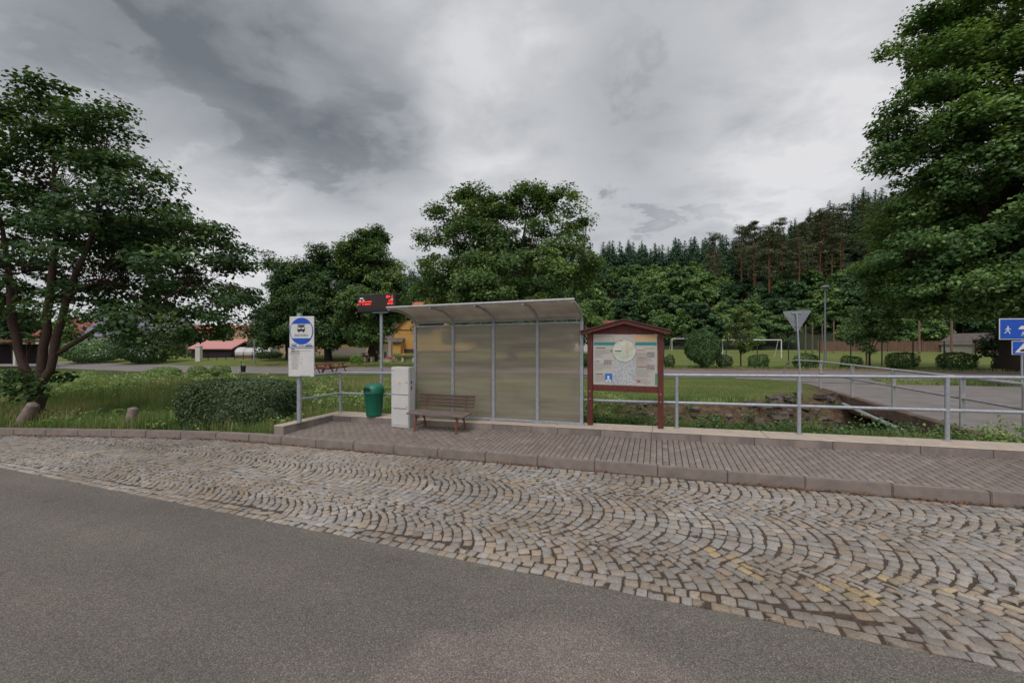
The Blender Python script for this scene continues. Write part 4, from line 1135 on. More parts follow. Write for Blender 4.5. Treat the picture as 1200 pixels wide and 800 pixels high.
gable('barn', (at(272, 70), 76, -.2), R(4), 16, 5, 1.9, 2.6, M['plaster_tan'], M['tile_pink'], 'low outbuilding with pale pink sheet roof behind the polytunnel', 'outbuilding')
gable('shed', (at(253, 58)-.3, 60, -.25), R(0), 5.6, 5, 1.4, 2.3, M['shed_dark'], M['tile_pink'], 'dark boarded shed left of the polytunnel', 'shed')
gable('house', (at(225, 76)-3, 88, -.2), R(-6), 13, 9, 2.8, 5.6, M['plaster_white'], M['tile_orange'], 'house with orange roof and white chimney behind the dark shed', chimney=(4.5, -3, -2.5))
gable('house', (at(190, 80), 92, -.2), R(30), 11, 9, 3.0, 5.8, M['plaster_white'], M['tile_brown'], 'white house with brown-grey roof behind the maple', windows=[('f', 0, 1.6, 1, 1.2)])
gable('house', (at(128, 60), 66, -.3), R(12), 11, 9, 3.3, 6.2, M['plaster_white'], M['tile_blue'], 'white house with blue-grey roof seen through the maple', windows=[('f', 1.5, 2.0, 1.1, 1.2), ('f', -2.5, 2, 1.1, 1.2)])
gable('house', (at(96, 74), 84, -.3), R(-10), 10, 10, 4.6, 7.5, M['plaster_tan'], M['tile_orange'], 'tan house with tall gable left of the blue-roofed house', ridge_x=False, windows=[('f', 0, 4.0, 1, 1.2)])
gable('house', (at(40, 66), 76, -.3), R(5), 12, 9, 3.6, 6.4, M['plaster_white'], M['tile_red'], 'white house with red roof behind the maple trunk', windows=[('f', 0, 2, 1.2, 1.3), ('f', 3, 2, 1.2, 1.3)])
# open carport at far left
cp = empty('carport', (at(4, 44), 44, -.35), R(6)); tag(cp, 'open carport with flat red roof on white posts', 'carport')
mb = MB(); mb.box((0, 0, 2.55), (6.5, 4, .22)); mb.build('roof', M['tile_red'], cp)
for x, y in ((-2.9, -1.8), (2.9, -1.8), (-2.9, 1.8), (2.9, 1.8)):
    mb = MB(); mb.box((x, y, 1.22), (.22, .22, 2.44)); mb.build('post', M['plaster_white'], cp)
mb = MB(); mb.box((0, 1.9, 1.1), (6, .1, 2.2)); mb.build('back_panel', M['shed_dark'], cp)
# polytunnel
pt = empty('polytunnel', (at(297, 56), 57, -.3), R(2)); tag(pt, 'white film polytunnel greenhouse in front of the barn', 'greenhouse')
prof = [(-1.3, 0), (-1.3, .9)] + [(1.3*math.cos(math.pi - math.pi*k/10)*1.0, .9 + .75*math.sin(math.pi*k/10)) for k in range(1, 10)] + [(1.3, .9), (1.3, 0)]
mb = MB(); mb.prism(prof, 4.7, 'x', -2.35); mb.build('film_cover', M['tunnel'], pt, smooth=True)
for x in (-2.36, -1.2, 0, 1.2, 2.36):
    mb = MB(); mb.tube([(x, a*1.01, b + .012) for a, b in prof], .025, 6); mb.build('hoop', M['galv'], pt)
mb = MB(); mb.box((0, -1.33, .32), (4.7, .04, .64)); mb.build('base_board', M['fence_wood'], pt)
# gate pillar, garden fence at left
mb = MB(); mb.box((0, 0, .85), (.6, .5, 1.9)); mb.box((0, 0, 1.84), (.72, .62, .1)); o = mb.build('gate_pillar', M['plaster_white'], bevel=.02); o.location = (at(233, 52), 52, -.3); tag(o, 'white gate pillar beside the dark shed', 'gate pillar')
gf = empty('garden_fence', (at(258, 53), 53, -.3), R(3)); tag(gf, 'low wire garden fence with thin posts in front of the dark shed', 'fence')
for k in range(9):
    mb = MB(); mb.box((-2.6 + k*1.1, 0, .5), (.06, .06, 1.0)); mb.build('post', M['shed_dark'], gf)
mb = MB(); mb.box((1.8, 0, .9), (8.8, .03, .05)); mb.box((1.8, 0, .4), (8.8, .03, .05)); mb.build('rail', M['shed_dark'], gf)
# garden wall behind mid trees
gw = empty('garden_wall', (at(370, 60), 64, 0)); tag(gw, 'brownish garden wall behind the dense lindens', 'wall')
mb = MB(); mb.box((-3.5, 0, .9), (9, .25, 1.9)); mb.build('wall_face', M['plaster_tan'], gw); mb = MB(); mb.box((-3.5, 0, 1.88), (9.1, .4, .08)); mb.build('coping', M['tile_brown'], gw)
wf = empty('picket_fence', (at(402, 58), 60, .0)); tag(wf, 'pale grey fence under the dense lindens', 'fence')
mb = MB()
for k in range(26): mb.box((-2.6 + k*.2, 0, .75), (.15, .03, 1.3))
mb.build('board_panel', mat('pale_fence', (.28, .29, .31), (.36, .37, .39), 3, .8), wf)
mb = MB(); mb.box((-2.7, 0, .75), (.15, .15, 1.6)); mb.box((2.6, 0, .75), (.15, .15, 1.6)); mb.build('post', M['plaster_white'], wf)
gable('outbuilding', (at(425, 66), 70, .1), R(-2), 12, 6, 2.0, 3.2, M['plaster_yellow'], M['tile_brown'], 'low orange-ochre outbuilding behind the dense lindens', 'outbuilding')

# memorial ------------------------------------------------------------------------------
def zrel(px, Y): return float(zworld(at(px, Y), Y))
mo = empty('war_memorial', (at(455, 46), 46, zrel(455, 46)), R(-20)); tag(mo, 'pale stone memorial of one broad slab and one slender pillar', 'memorial')
mb = MB(); mb.box((-.35, 0, 1.0), (.80, .4, 1.9)); mb.build('slab', M['stele'], mo, .03)
mb = MB(); mb.box((.35, -.1, 1.15), (.38, .38, 2.3)); mb.build('pillar', M['stele'], mo, .03)
mb = MB(); mb.box((0, 0, .08), (1.9, 1.1, .2)); mb.build('base', M['stele'], mo, .02)
mb = MB(); mb.box((-.25, -.205, .75), (.34, .02, .7)); mb.build('plaque', M['ink_dark'], mo)
mb = MB()
fl = empty('wreath', (at(457.5, 45), 45, zrel(457, 45) + .2)); tag(fl, 'red and white flower wreath at the foot of the memorial', 'wreath')
C = rng.normal(size=(90, 3))*np.array([.22, .12, .13]) + np.array([0, 0, .2])
link_mesh('red_blossom', leaf_mesh('blossoms', C, unit(rng.normal(size=C.shape)), rng.uniform(.08, .16, 90), rng.random(90), .9), M['flower'], fl)
C = rng.normal(size=(25, 3))*np.array([.12, .1, .1]) + np.array([.28, 0, .2])
link_mesh('white_blossom', leaf_mesh('blossoms', C, unit(rng.normal(size=C.shape)), rng.uniform(.08, .14, 25), rng.random(25), .9), M['flower_white'], fl)
# stone-ended benches by the memorial
for (px, Y, label, m, w, hh) in ((479, 44, 'dark plank bench on stone blocks right of the memorial', M['shed_dark'], 1.5, .55), (432.5, 46, 'brown plank bench with stone block left of the memorial', M['bench_iron'], 1.1, .6)):
    e = empty('plank_bench', (at(px, Y), Y, zrel(px, Y)), R(-18)); tag(e, label, 'bench', 'benches by the memorial')
    mb = MB(); mb.box((0, 0, hh), (w, .4, .09)); mb.build('seat', m, e, .01)
    for sx in (-w/2 + .1, w/2 - .1):
        mb = MB(); mb.box((sx, 0, hh/2 - .02), (.3, .42, hh - .05)); mb.build('block', M['stele'], e, .04)
mb = MB(); mb.lathe([(.28, 0), (.26, .05), (.12, .1), (.05, .85), (.03, .9)], 10); o = mb.build('traffic_cone', M['orange_plastic'], smooth=True); o.location = (at(472.8, 62), 62, .15); tag(o, 'orange traffic cone in front of the ochre house', 'traffic cone')
# picnic tables
def picnic(px, Y, label, rz):
    e = empty('picnic_table', (at(px, Y), Y, zrel(px, Y)), rz); tag(e, label, 'picnic table', 'picnic tables')
    mb = MB(); mb.box((0, 0, .74), (1.7, .75, .05)); mb.build('table_top', M['red_table'], e, .01)
    for sy in (-.68, .68):
        mb = MB(); mb.box((0, sy, .45), (1.7, .26, .05)); mb.build('seat', M['red_table'], e, .01)
    for sx in (-.6, .6):
        for sy in (-1, 1):
            mb = MB(); mb.tube([(sx, sy*.7, .0), (sx, sy*.18, .72)], .05, 4); mb.build('leg', M['red_table'], e)
        mb = MB(); mb.box((sx + .06, 0, .40), (.05, 1.5, .08)); mb.build('crossbeam', M['red_table'], e)
picnic(376, 31.5, 'dark red picnic table nearest the bus stop sign', R(-12))
picnic(391.5, 33, 'dark red picnic table right of the other one', R(-12))
picnic(432, 50, 'brown picnic table in the shade under the lindens', R(5))
# small black bin by the road
e = empty('litter_bin', (at(285, 34), 34, zrel(285, 34))); tag(e, 'small black litter bin on a post by the far road', 'litter bin')
mb = MB(); mb.tube([(-.16, 0, 0), (-.16, 0, 1.0)], .03, 8); mb.build('post', M['black'], e)
mb = MB(); mb.lathe([(.16, .1), (.2, .62), (.2, .64)], 14); mb.build('body', M['black'], e); mb = MB(); mb.box((0, 0, .78), (.46, .42, .04)); mb.build('cover', M['lamp_grey'], e, .01)
# kerb stones on grass
mb = MB(); mb.tube([(0, 0, -.1), (.02, 0, .3), (.05, .02, .52), (.04, .02, .56)], [.13, .125, .11, .06], 9); o = mb.build('marker_stone', M['stone'], smooth=True); x, y, z = W(-13.17, 6.85, .1); o.location = (x, y, z); tag(o, 'upright rough stone marker on grass beside the kerb', 'stone', 'marker stones')
mb = MB(); mb.tube([(0, 0, -.08), (.16, .03, .28), (.33, .05, .62), (.34, .05, .66)], [.17, .15, .13, .07], 9); o = mb.build('marker_stone', M['stone'], smooth=True); x, y, z = W(-16.75, 6.15, .1); o.location = (x, y, z); tag(o, 'leaning stone marker against the foot of the maple trunk', 'stone', 'marker stones')

# ================================================================== TREES
# left maple
bx, by, bz = W(-17.5, 6.75, .12)
lob = [  # relative to the trunk foot
    (-1.0, .5, 5.0, 2.6, 2.6, 2.0), (1.6, .3, 4.6, 2.2, 2.4, 1.7), (.1, .6, 7.4, 1.8, 1.9, 1.6), (2.7, .3, 7.1, 1.0, 1.3, .9), (3.8, .5, 5.7, 1.2, 1.4, .8), (.9, .5, 8.6, .9, 1.0, .9), (-.6, .8, 9.1, 1.0, 1.1, 1.3), (-.25, .6, 10.1, .45, .5, .7), (1.9, .2, 8.3, .8, .9, 1.1), (2.0, .2, 9.2, .35, .4, .6), (-2.6, .6, 9.0, 1.0, 1.1, 1.0), (2.6, .3, 6.2, 1.7, 1.9, 1.3),
    (4.4, .6, 4.3, 1.6, 2.0, 1.3), (5.2, .9, 3.3, 1.1, 1.6, .9), (3.6, .4, 2.7, 1.5, 1.9, .8), (-3.0, .6, 6.6, 2.2, 2.2, 1.9), (-3.2, .5, 4.0, 2.2, 2.2, 1.5), (4.6, 1.0, 5.4, .9, 1.2, .7), (0.0, 2.8, 5.0, 2.6, 1.5, 2.2)]
stems = [[(.0, 0, -.2, .28), (-.02, 0, .4, .22), (.05, 0, 1.05, .20)],
         [(.0, 0, .9, .125), (-.40, 0, 1.8, .10), (-.80, .1, 2.9, .10), (-1.15, .3, 4.4, .08), (-1.6, .4, 6.5, .04)],
         [(.08, .05, .9, .13), (.14, .1, 2.2, .105), (.22, .15, 3.6, .10), (.3, .3, 5.5, .08), (.0, .5, 8.4, .03)],
         [(.15, -.05, .9, .12), (.55, -.1, 1.55, .10), (.75, -.1, 2.5, .10), (.95, 0, 3.7, .085), (1.5, .2, 5.6, .06), (1.9, .2, 7.8, .02)],
         [(.7, -.05, 2.0, .07), (1.7, .1, 2.7, .06), (2.9, .3, 3.3, .05), (4.2, .5, 4.1, .03)]]
low = np.array([(.0, -.25, .95), (-.4, -.2, 1.15), (.3, -.3, 1.15), (-.1, -.4, 1.35), (.5, .2, 1.3), (-.55, .1, 1.4), (.1, -.3, .8), (-.6, -.3, .95)])
big_tree('maple_tree', (bx, by, bz), stems, lob, 560, .58, 130, .12, L_MAPLE, M['bark_red'], 'large dark multi-stemmed maple overhanging the grass at the left kerb', flat=.42, up=.9, lim_r=.06, sparse_extra=low)

def lobed_tree(name, px, Y, top, wpx, label, leafm, seed, n=220, per=150, lsize=.2, cr=1.0, trunk=.4, lean=0, extra=None, base_z=None, flat=.6, bottom=.12, group=None, barkm=None, low=0):
    global rng
    old = rng; rng = np.random.default_rng(seed)
    x = at(px, Y); z0 = zrel(px, Y) if base_z is None else base_z
    H = CAMH + (400-top)/480*Y - z0; Wd = wpx/480*Y/2
    lobes = []
    lobes.append((0, 0, H*.52, Wd*.62, Wd*.6, H*.34))
    k = 11
    for i in range(k):
        a = 2*math.pi*i/k*1.0 + rng.uniform(-.3, .3); zz_ = rng.uniform(.30, .80); rr = Wd*(1 - abs(zz_-.45)*1.1)*rng.uniform(.55, .72)
        lobes.append((rr*math.cos(a), rr*math.sin(a)*.9, H*zz_, Wd*rng.uniform(.28, .42), Wd*.36, H*rng.uniform(.10, .17)))
    for i in range(low):
        a = 2*math.pi*i/low + rng.uniform(-.3, .3); lobes.append((Wd*.62*math.cos(a), Wd*.55*math.sin(a), H*rng.uniform(.17, .27), Wd*.38, Wd*.34, H*.10))
    for i in range(4):
        lobes.append((rng.uniform(-.45, .45)*Wd, rng.uniform(-.3, .3)*Wd, H*rng.uniform(.78, .90), Wd*.25, Wd*.25, H*.09))
    lobes.append((lean*Wd, 0, H*.93, Wd*.16, Wd*.16, H*.07))
    if extra: lobes += extra
    st = [[(0, 0, -.3, trunk*1.25), (0, 0, H*.12, trunk), (0, 0, H*.26, trunk*.85), (lean*Wd*.4, 0, H*.55, trunk*.5), (lean*Wd*.8, 0, H*.85, trunk*.15)]]
    for i in range(4):
        a = 2*math.pi*i/4 + .4; st.append([(0, 0, H*.2, trunk*.5), (Wd*.25*math.cos(a), Wd*.25*math.sin(a), H*.42, trunk*.35), (Wd*.5*math.cos(a), Wd*.5*math.sin(a), H*.66, trunk*.12)])
    t = big_tree(name, (x, Y, z0), st, lobes, n, cr, per, lsize, leafm, barkm or M['bark'], label, group, flat=flat, lim_r=trunk*.3)
    rng = old
    return t
# centre tree behind the shelter
lobed_tree('linden_tree', 600, 38, 214, 226, 'big round linden rising behind the bus shelter', L_LINDEN, 11, 700, 190, .22, 1.0, .38, .2, low=7, extra=[(-6.0, 0, 13.2, 2.0, 2.4, 1.6), (-3.0, 0, 14.4, 2.0, 2.4, 1.7), (.8, 0, 14.7, 2.1, 2.4, 1.6), (4.6, 0, 14.9, 1.7, 2, 1.5), (6.8, 0, 12.2, 1.8, 2.2, 1.6), (-7.6, 0, 11.6, 1.1, 1.4, .7), (7.6, .4, 8.4, 1.6, 2, 1.5), (-7, 0, 8.6, 1.8, 2, 1.4)])
# group of three dense trees on the left
lobed_tree('linden_tree', 338, 52, 298, 74, 'slender dark linden at the left end of the dense clump', L_DARK, 21, 280, 180, .24, 1.0, .35, -.6, group='dense lindens by the memorial', low=7)
lobed_tree('linden_tree', 384, 50, 288, 112, 'middle dark linden of the dense clump behind the bus stop sign', L_DARK, 22, 400, 180, .24, 1.05, .4, 0, group='dense lindens by the memorial', low=7)
lobed_tree('linden_tree', 437, 48, 266, 100, 'tallest linden of the dense clump behind the departure display', L_LINDEN, 23, 430, 180, .235, 1.0, .42, .1, group='dense lindens by the memorial', extra=[(-2.5, 0, 3.2, 2.2, 2, 1.4), (0, -2.2, 3.0, 2.0, 2, 1.2), (.6, 0, 3.3, 1.8, 2, 1.1)])
# right giant
rx, ry = 29.6, 24.2; rz_ = float(zworld(rx, ry))
lob = [(0, 0, 11, 5.5, 5.5, 6.0), (-5.4, -.5, 13.7, 2.5, 3.0, 1.1), (-4.6, 0, 15.2, 3.0, 3.2, 1.6), (-2.9, 0, 18.0, 2.8, 3, 1.9), (-4.6, .5, 9.8, 2.0, 3.0, 1.0), (-6.0, .2, 7.0, 2.2, 3, 1.2), (-4.2, -1, 4.6, 2.8, 3.2, 1.3), (-1.5, -3.5, 5.0, 3.0, 2.0, 1.6), (-1, -4.2, 8.5, 3.2, 2.0, 2), (-.5, -4, 12.5, 3.2, 2.0, 2.2), (0, -3, 17, 3.5, 2.5, 2.4), (0, 0, 20.5, 4, 4, 2.5), (-4.0, 1, 20.6, 1.8, 2, 1.4), (4.5, 0, 8, 3.5, 4, 3), (4.5, 0, 14, 4, 4, 3.5), (0, 4.5, 9, 4, 2.5, 4), (-2.5, 3.5, 6, 3, 2.5, 2), (-7.0, .3, 12.7, 1.1, 1.6, .6), (-3.6, -1, 11.4, 2.0, 2.4, 1.3), (-3.2, -2.4, 6.6, 2.5, 2.2, 1.4), (-2.0, -2.2, 3.6, 2.2, 1.8, .9)]
st = [[(0, 0, -.3, .75), (0, 0, 1.2, .62), (0, 0, 4, .55), (-.2, 0, 9, .42), (-.2, 0, 15, .25), (-.3, 0, 20, .08)],
      [(0, 0, 4, .3), (-2.5, -.3, 7, .2), (-5, 0, 8.2, .1)], [(0, 0, 6.5, .3), (-2.6, -.2, 10.6, .2), (-5.4, -.2, 13.4, .08)], [(0, 0, 9, .25), (-2, 0, 13.5, .17), (-4.2, 0, 15.5, .07)], [(0, 0, 5, .28), (-.4, -2, 8, .18), (-.5, -4, 11, .08)], [(0, 0, 5, .28), (2.5, 0, 9, .18), (4.5, 0, 13, .08)], [(0, 0, 3.2, .22), (-2.5, -.5, 4.6, .15), (-5.5, 0, 5.6, .06)]]
big_tree('linden_tree', (rx, ry, rz_), st, lob, 1000, 1.0, 230, .20, L_RIGHT, M['bark'], 'huge linden filling the upper right behind the blue zone sign', flat=.5, up=.9, lim_r=.12)

# young trees on the field edge
lobed_tree('young_tree', 868, 29.4, 358, 36, 'small young tree with yellow-green crown between round bush and hedge', L_YOUNG, 31, 46, 60, .14, .34, .05, 0, flat=.8)
lobed_tree('young_tree', 1019, 27.6, 350, 74, 'young tree with wide green crown beside two stakes', L_FOREST, 32, 90, 70, .16, .48, .06, 0, flat=.6)
lobed_tree('young_tree', 1166, 26.2, 385, 44, 'young tree with thin leaning trunk in front of the huge linden', L_DARK, 33, 36, 60, .16, .4, .06, 0)
mb = MB(); mb.box((0, 0, .8), (.07, .07, 1.7)); o = mb.build('tree_stake', M['timber_pole']); x = at(1015.5, 27.4); o.location = (x, 27.4, zrel(1015, 27.4)); tag(o, 'wooden stake beside the wide-crowned young tree', 'stake')

# bushes
def bush(px, Y, wpx, hpx, label, m, seed, kind='round', lsize=.07, n=None, group=None, name='bush', dens=1.0, depth=1.0, zoff=0.0, stemmed=False, loc=None, dims=None):
    r2 = np.random.default_rng(seed)
    if loc is None:
        x = at(px, Y); z0 = zrel(px, Y); a = wpx/480*Y/2; hh = hpx/480*Y; y = Y
    else:
        x, y, z0 = loc; a, hh = dims
    e = empty(name, (x, y, z0)); tag(e, label, 'bush', group)
    if kind == 'box': a, depth = a*.86, depth*.62
    b = a*depth
    area = 4*math.pi*((a*b)**1.6/2 + (a*hh/2)**1.6)**(1/1.6)*.6
    N_ = int(dens*area*2.4/(lsize*lsize*.5)) if n is None else n
    N_ = min(N_, 26000)
    d = unit(r2.normal(size=(N_, 3)))
    p = {'round': 2.0, 'box': 3.4, 'block': 5.5}[kind]
    nrm = (np.abs(d)**p).sum(1)**(1/p)
    rad = 1 - np.abs(r2.normal(0, .09, N_))
    lump = 1 + (.12 if kind == 'block' else .24)*(fbm(d[:, 0]*2.2 + seed, d[:, 2]*2.2 + d[:, 1]*2) - .5)*2
    q = d/nrm[:, None]*rad[:, None]*lump[:, None]
    zc = hh/2 + zoff
    C = q*np.array([a, b, hh/2]) + np.array([0, 0, zc])
    ns2 = max(6, int(N_*.004))                 # stray shoots
    k2 = r2.integers(0, N_, ns2); sh_ = []
    for kk in k2:
        if d[kk, 2] < -.1: continue
        for u in np.linspace(.02, 1, 7): sh_.append(C[kk] + (d[kk]*.5 + np.array([0, 0, .8]))*u*lsize*r2.uniform(1.2, 2.6) + r2.normal(size=3)*lsize*.2)
    if sh_:
        sh_ = np.array(sh_); C = np.vstack([C, sh_]); d = np.vstack([d, np.tile([0, 0, 1.0], (len(sh_), 1))])
    keep = C[:, 2] > .03
    C = C[keep]; d = d[keep]
    Nn = unit(d*.8 + np.array([0, 0, .45]) + r2.normal(size=d.shape)*.55)
    t = .42 + .3*(fbm(C[:, 0]*2.5/a*1.5, C[:, 2]*3) - .5) + r2.normal(0, .17, len(C))
    link_mesh('foliage', leaf_mesh('foliage', C, Nn, lsize*r2.uniform(.65, 1.3, len(C)), t), m, e)
    mb = MB()
    for k in range(7):
        an = k*.9; mb.tube([(.04*math.cos(an), .04*math.sin(an), -.05), (.25*a*math.cos(an), .25*b*math.sin(an), zc*.7), (.6*a*math.cos(an), .6*b*math.sin(an), zc*1.1)], [.035, .02, .008], 5)
    mb.build('stem', M['bark'], e)
    return e
G_H = 'clipped bushes along the far road'
bush(823, 29.7, 43, 42, 'large clipped round bush on a short stem beside the far road', L_BUSH, 41, lsize=.09, zoff=.25)
bush(848.5, 30.0, 18, 17, 'small dark bush touching the large round bush', L_COTON, 42, lsize=.08, group=G_H)
bush(889, 28.9, 26, 17, 'clipped hedge bush between young tree and triangular sign', L_BUSH, 43, 'box', lsize=.08, group=G_H)
bush(944, 28.2, 31, 18, 'clipped hedge bush behind the triangular sign pole', L_BUSH, 44, 'box', lsize=.08, group=G_H)
bush(997, 28.0, 25, 15, 'clipped hedge bush between street lamp and staked tree', L_BUSH, 45, 'box', lsize=.08, group=G_H)
bush(1057, 26.6, 36, 20, 'clipped hedge bush right of the staked young tree', L_BUSH, 46, 'box', lsize=.08, group=G_H)
bush(1120, 25.6, 43, 21, 'widest clipped hedge bush left of the huge linden trunk', L_BUSH, 47, 'box', lsize=.08, group=G_H)
bush(1172, 25.2, 14, 16, 'narrow dark bush against the huge linden trunk', L_COTON, 48, lsize=.08, group=G_H)
bush(688, 33, 16, 17, 'round dark bush just left of the information board', L_BUSH, 49, lsize=.09, group=G_H)
bush(784, 31, 12, 16, 'dark bush just right of the information board', L_BUSH, 50, lsize=.09, group=G_H)
bush(418, 42, 16, 11, 'lime green boxy hedge on the lawn near the memorial', L_LIME, 51, 'box', lsize=.12)
bush(489, 42.5, 7, 13, 'small green bush right of the plank bench', L_BUSH, 52, lsize=.12)
bush(231, 31, 19, 13, 'small round green bush left of its twin by the far road', L_WEED, 53, lsize=.08, group='small round bushes by the far road')
bush(258, 31, 23, 13, 'small round green bush right of its twin by the far road', L_WEED, 54, lsize=.08, group='small round bushes by the far road')
bush(193, 30, 34, 13, 'wide low green bush left of the small round pair', L_WEED, 55, lsize=.09)
bush(439, 52, 14, 24, 'dark bush under the tallest linden of the clump', L_DARK, 56, lsize=.16)
bush(315, 55, 30, 8, 'low dark hedge in front of the polytunnel', L_DARK, 57, 'box', lsize=.16)
bush(300, 57.5, 18, 30, 'tall shrub beside the polytunnel against the barn', L_DARK, 58, lsize=.2)
bush(172, 50, 60, 40, 'tall shrubbery bush under the maple branches by the houses', L_DARK, 59, lsize=.22)
bush(110, 52, 56, 26, 'broad shrubbery bush behind the maple before the houses', L_FOREST, 60, lsize=.22)
# the big cotoneaster at the kerb
bx, by, bz = W(-10.55, 7.95, .08)
bush(0, 0, 0, 0, 'big dark clipped bush between kerb and bus stop sign', L_COTON, 61, 'block', lsize=.055, loc=(bx, by, bz), dims=(1.32, 1.24), depth=.62, dens=1.5)

# ---------------- hillside forest ---------------------------------------------------------
def proto_decid(seed, H, Wd, m, nl=60, per=75, ls=.62):
    global rng
    old = rng; rng = np.random.default_rng(seed)
    lobes = [(0, 0, H*.5, Wd*.7, Wd*.7, H*.36)]
    for i in range(9):
        a = rng.uniform(0, 6.28); zc = rng.uniform(.25, .85); rr = Wd*rng.uniform(.4, .7)*(1 - abs(zc-.45))
        lobes.append((rr*math.cos(a), rr*math.sin(a), H*zc, Wd*.4, Wd*.4, H*.14))
    lobes.append((rng.normal()*Wd*.15, 0, H*.9, Wd*.25, Wd*.25, H*.08))
    cl, own = lobes_to_clumps(lobes, nl, .6)
    C, Nn, sz, ti = clump_leaves(cl, Wd*.26*(.7+.6*rng.random(len(cl))), per, ls, .6, center=np.array([0, 0, H*.45]))
    crown = leaf_mesh('broadleaf_crown', C, Nn, sz, ti); crown.materials.append(m)
    mb = MB(); mb.tube([(0, 0, -1.5), (0, 0, H*.3), (.2, 0, H*.75)], [.28, .2, .07], 6)
    for k in range(5):
        a = k*1.3; mb.tube([(0, 0, H*(.25+.06*k)), (Wd*.45*math.cos(a), Wd*.45*math.sin(a), H*(.42+.07*k))], [.1, .03], 4)
    tr = mb.build('trunk', M['bark'], smooth=True); tm = tr.data; bpy.data.objects.remove(tr)
    rng = old
    return tm, crown
def proto_spruce(seed, H):
    global rng
    old = rng; rng = np.random.default_rng(seed)
    C = []; Nn = []; S = []
    lev = int(H*1.5)
    for i in range(lev):
        u = (i + .5)/lev; z = H*(.14 + .86*u); r = (1-u)**.62*H*.24*rng.uniform(.7, 1.2) + .25
        nb = max(6, int(17*(1-u) + 6))
        for k in range(nb):
            a = rng.uniform(0, 6.28); L = r*rng.uniform(.7, 1.1)
            for j in range(max(2, int(L/.45))):
                v = (j + rng.random())/max(2, int(L/.45)); 
                C.append((L*v*math.cos(a) + rng.normal()*.1, L*v*math.sin(a) + rng.normal()*.1, z - .32*L*v*v + rng.normal()*.1)); Nn.append((math.cos(a)*.5, math.sin(a)*.5, .8)); S.append(1.0*(1-.4*u))
    C = np.array(C); Nn = unit(np.array(Nn) + rng.normal(size=C.shape)*.35); S = np.array(S)*rng.uniform(.7, 1.3, len(C))
    crown = leaf_mesh('spruce_crown', C, Nn, S, rng.normal(.45, .2, len(C)), .65); crown.materials.append(L_SPRUCE)
    mb = MB(); mb.tube([(0, 0, -2), (0, 0, H*.98)], [.28, .03], 6); tr = mb.build('trunk', M['bark'], smooth=True); tm = tr.data; bpy.data.objects.remove(tr)
    rng = old
    return tm, crown
def proto_pine(seed, H):
    global rng
    old = rng; rng = np.random.default_rng(seed)
    mb = MB(); bend = rng.normal(0, .25, 2)
    mb.tube([(0, 0, -2), (bend[0]*.3, bend[1]*.3, H*.4), (bend[0], bend[1], H*.7), (bend[0]*1.3, 0, H*.97)], [.26, .21, .15, .04], 7)
    cl = []
    n = 44
    for i in range(n):
        u = rng.random()**.8; z = H*(.40 + .58*u); r = H*.14*(1 - (u-.35)**2*1.3)*rng.uniform(.35, 1.0); a = rng.uniform(0, 6.28)
        p = (r*math.cos(a) + bend[0], r*math.sin(a) + bend[1], z); cl.append(p)
        mb.tube([(bend[0], bend[1], z - .15*r - .2), p], [.05, .02], 4, False)
    for i in range(4):
        a = rng.uniform(0, 6.28); z = H*rng.uniform(.3, .5); mb.tube([(0, 0, z), (math.cos(a)*1.2, math.sin(a)*1.2, z - .1)], [.04, .01], 4, False)
    cl = np.array(cl)
    C, Nn, sz, ti = clump_leaves(cl, 1.25*(.7 + .6*rng.random(n)), 75, .5, .48, center=np.array([0, 0, H*.7]))
    crown = leaf_mesh('pine_crown', C, Nn, sz, ti, .4); crown.materials.append(L_PINE)
    tr = mb.build('trunk', M['pine_bark'], smooth=True); tm = tr.data; bpy.data.objects.remove(tr)
    rng = old
    return tm, crown
L_F2 = leaf_mat('fresh_forest_leaf', (0.0291, 0.0616, 0.0213), (0.0650, 0.1120, 0.0358), (0.1232, 0.1736, 0.0560), .25)
L_F3 = leaf_mat('deep_forest_leaf', (0.0108, 0.0284, 0.0121), (0.0230, 0.0486, 0.0189), (0.0486, 0.0837, 0.0297), .2)
DEC = [proto_decid(100+i, 11, 4.6, [L_FOREST, L_F2, L_F3][i % 3]) for i in range(6)]
SPR = [proto_spruce(200+i, 22) for i in range(4)]
PIN = [proto_pine(300+i, 24) for i in range(5)]
def tree_thing(name, pair, x, y, z, sc, rz, label, group, sz=None):
    e = empty(name, (x, y, z), rz); e.scale = (sc, sc, sz or sc); tag(e, label, 'tree', group)
    for nm, me in zip(('trunk', 'crown'), pair):
        c = bpy.data.objects.new(nm, me); COL.objects.link(c); c.parent = e
r4 = np.random.default_rng(77)
def scatter(n, pxr, yr, mind, fn):
    pts = []; k = 0
    while len(pts) < n and k < n*80:
        k += 1
        px = r4.uniform(*pxr); Y = r4.uniform(*yr)
        if not fn(px, Y): continue
        x = at(px, Y)
        if any((x-a)**2 + (Y-b)**2 < mind*mind for a, b in pts): continue
        pts.append((x, Y))
    return pts
# edge of the wood: broadleaf trees and tall shrubs
for x, y in scatter(78, (640, 1290), (84, 112), 3.6, lambda p, Y: True):
    u = r4.random(); p = 600 + 480*x/y
    sc = r4.uniform(.42, .72) if y < 92 else r4.uniform(.6, .95)
    tree_thing('broadleaf_tree', DEC[r4.integers(6)], x, y, float(hill_h(x, y)) - .3, sc, u*6.28, 'broadleaf tree in the green edge of the hillside wood behind the field', 'broadleaf trees at the foot of the hill')
for x, y in scatter(46, (985, 1330), (82, 104), 3.4, lambda p, Y: True):
    tree_thing('broadleaf_tree', DEC[r4.integers(6)], x, y, float(hill_h(x, y)) - .3, r4.uniform(.5, .85), r4.random()*6.28, 'broadleaf tree in the green edge of the hillside wood behind the field', 'broadleaf trees at the foot of the hill')
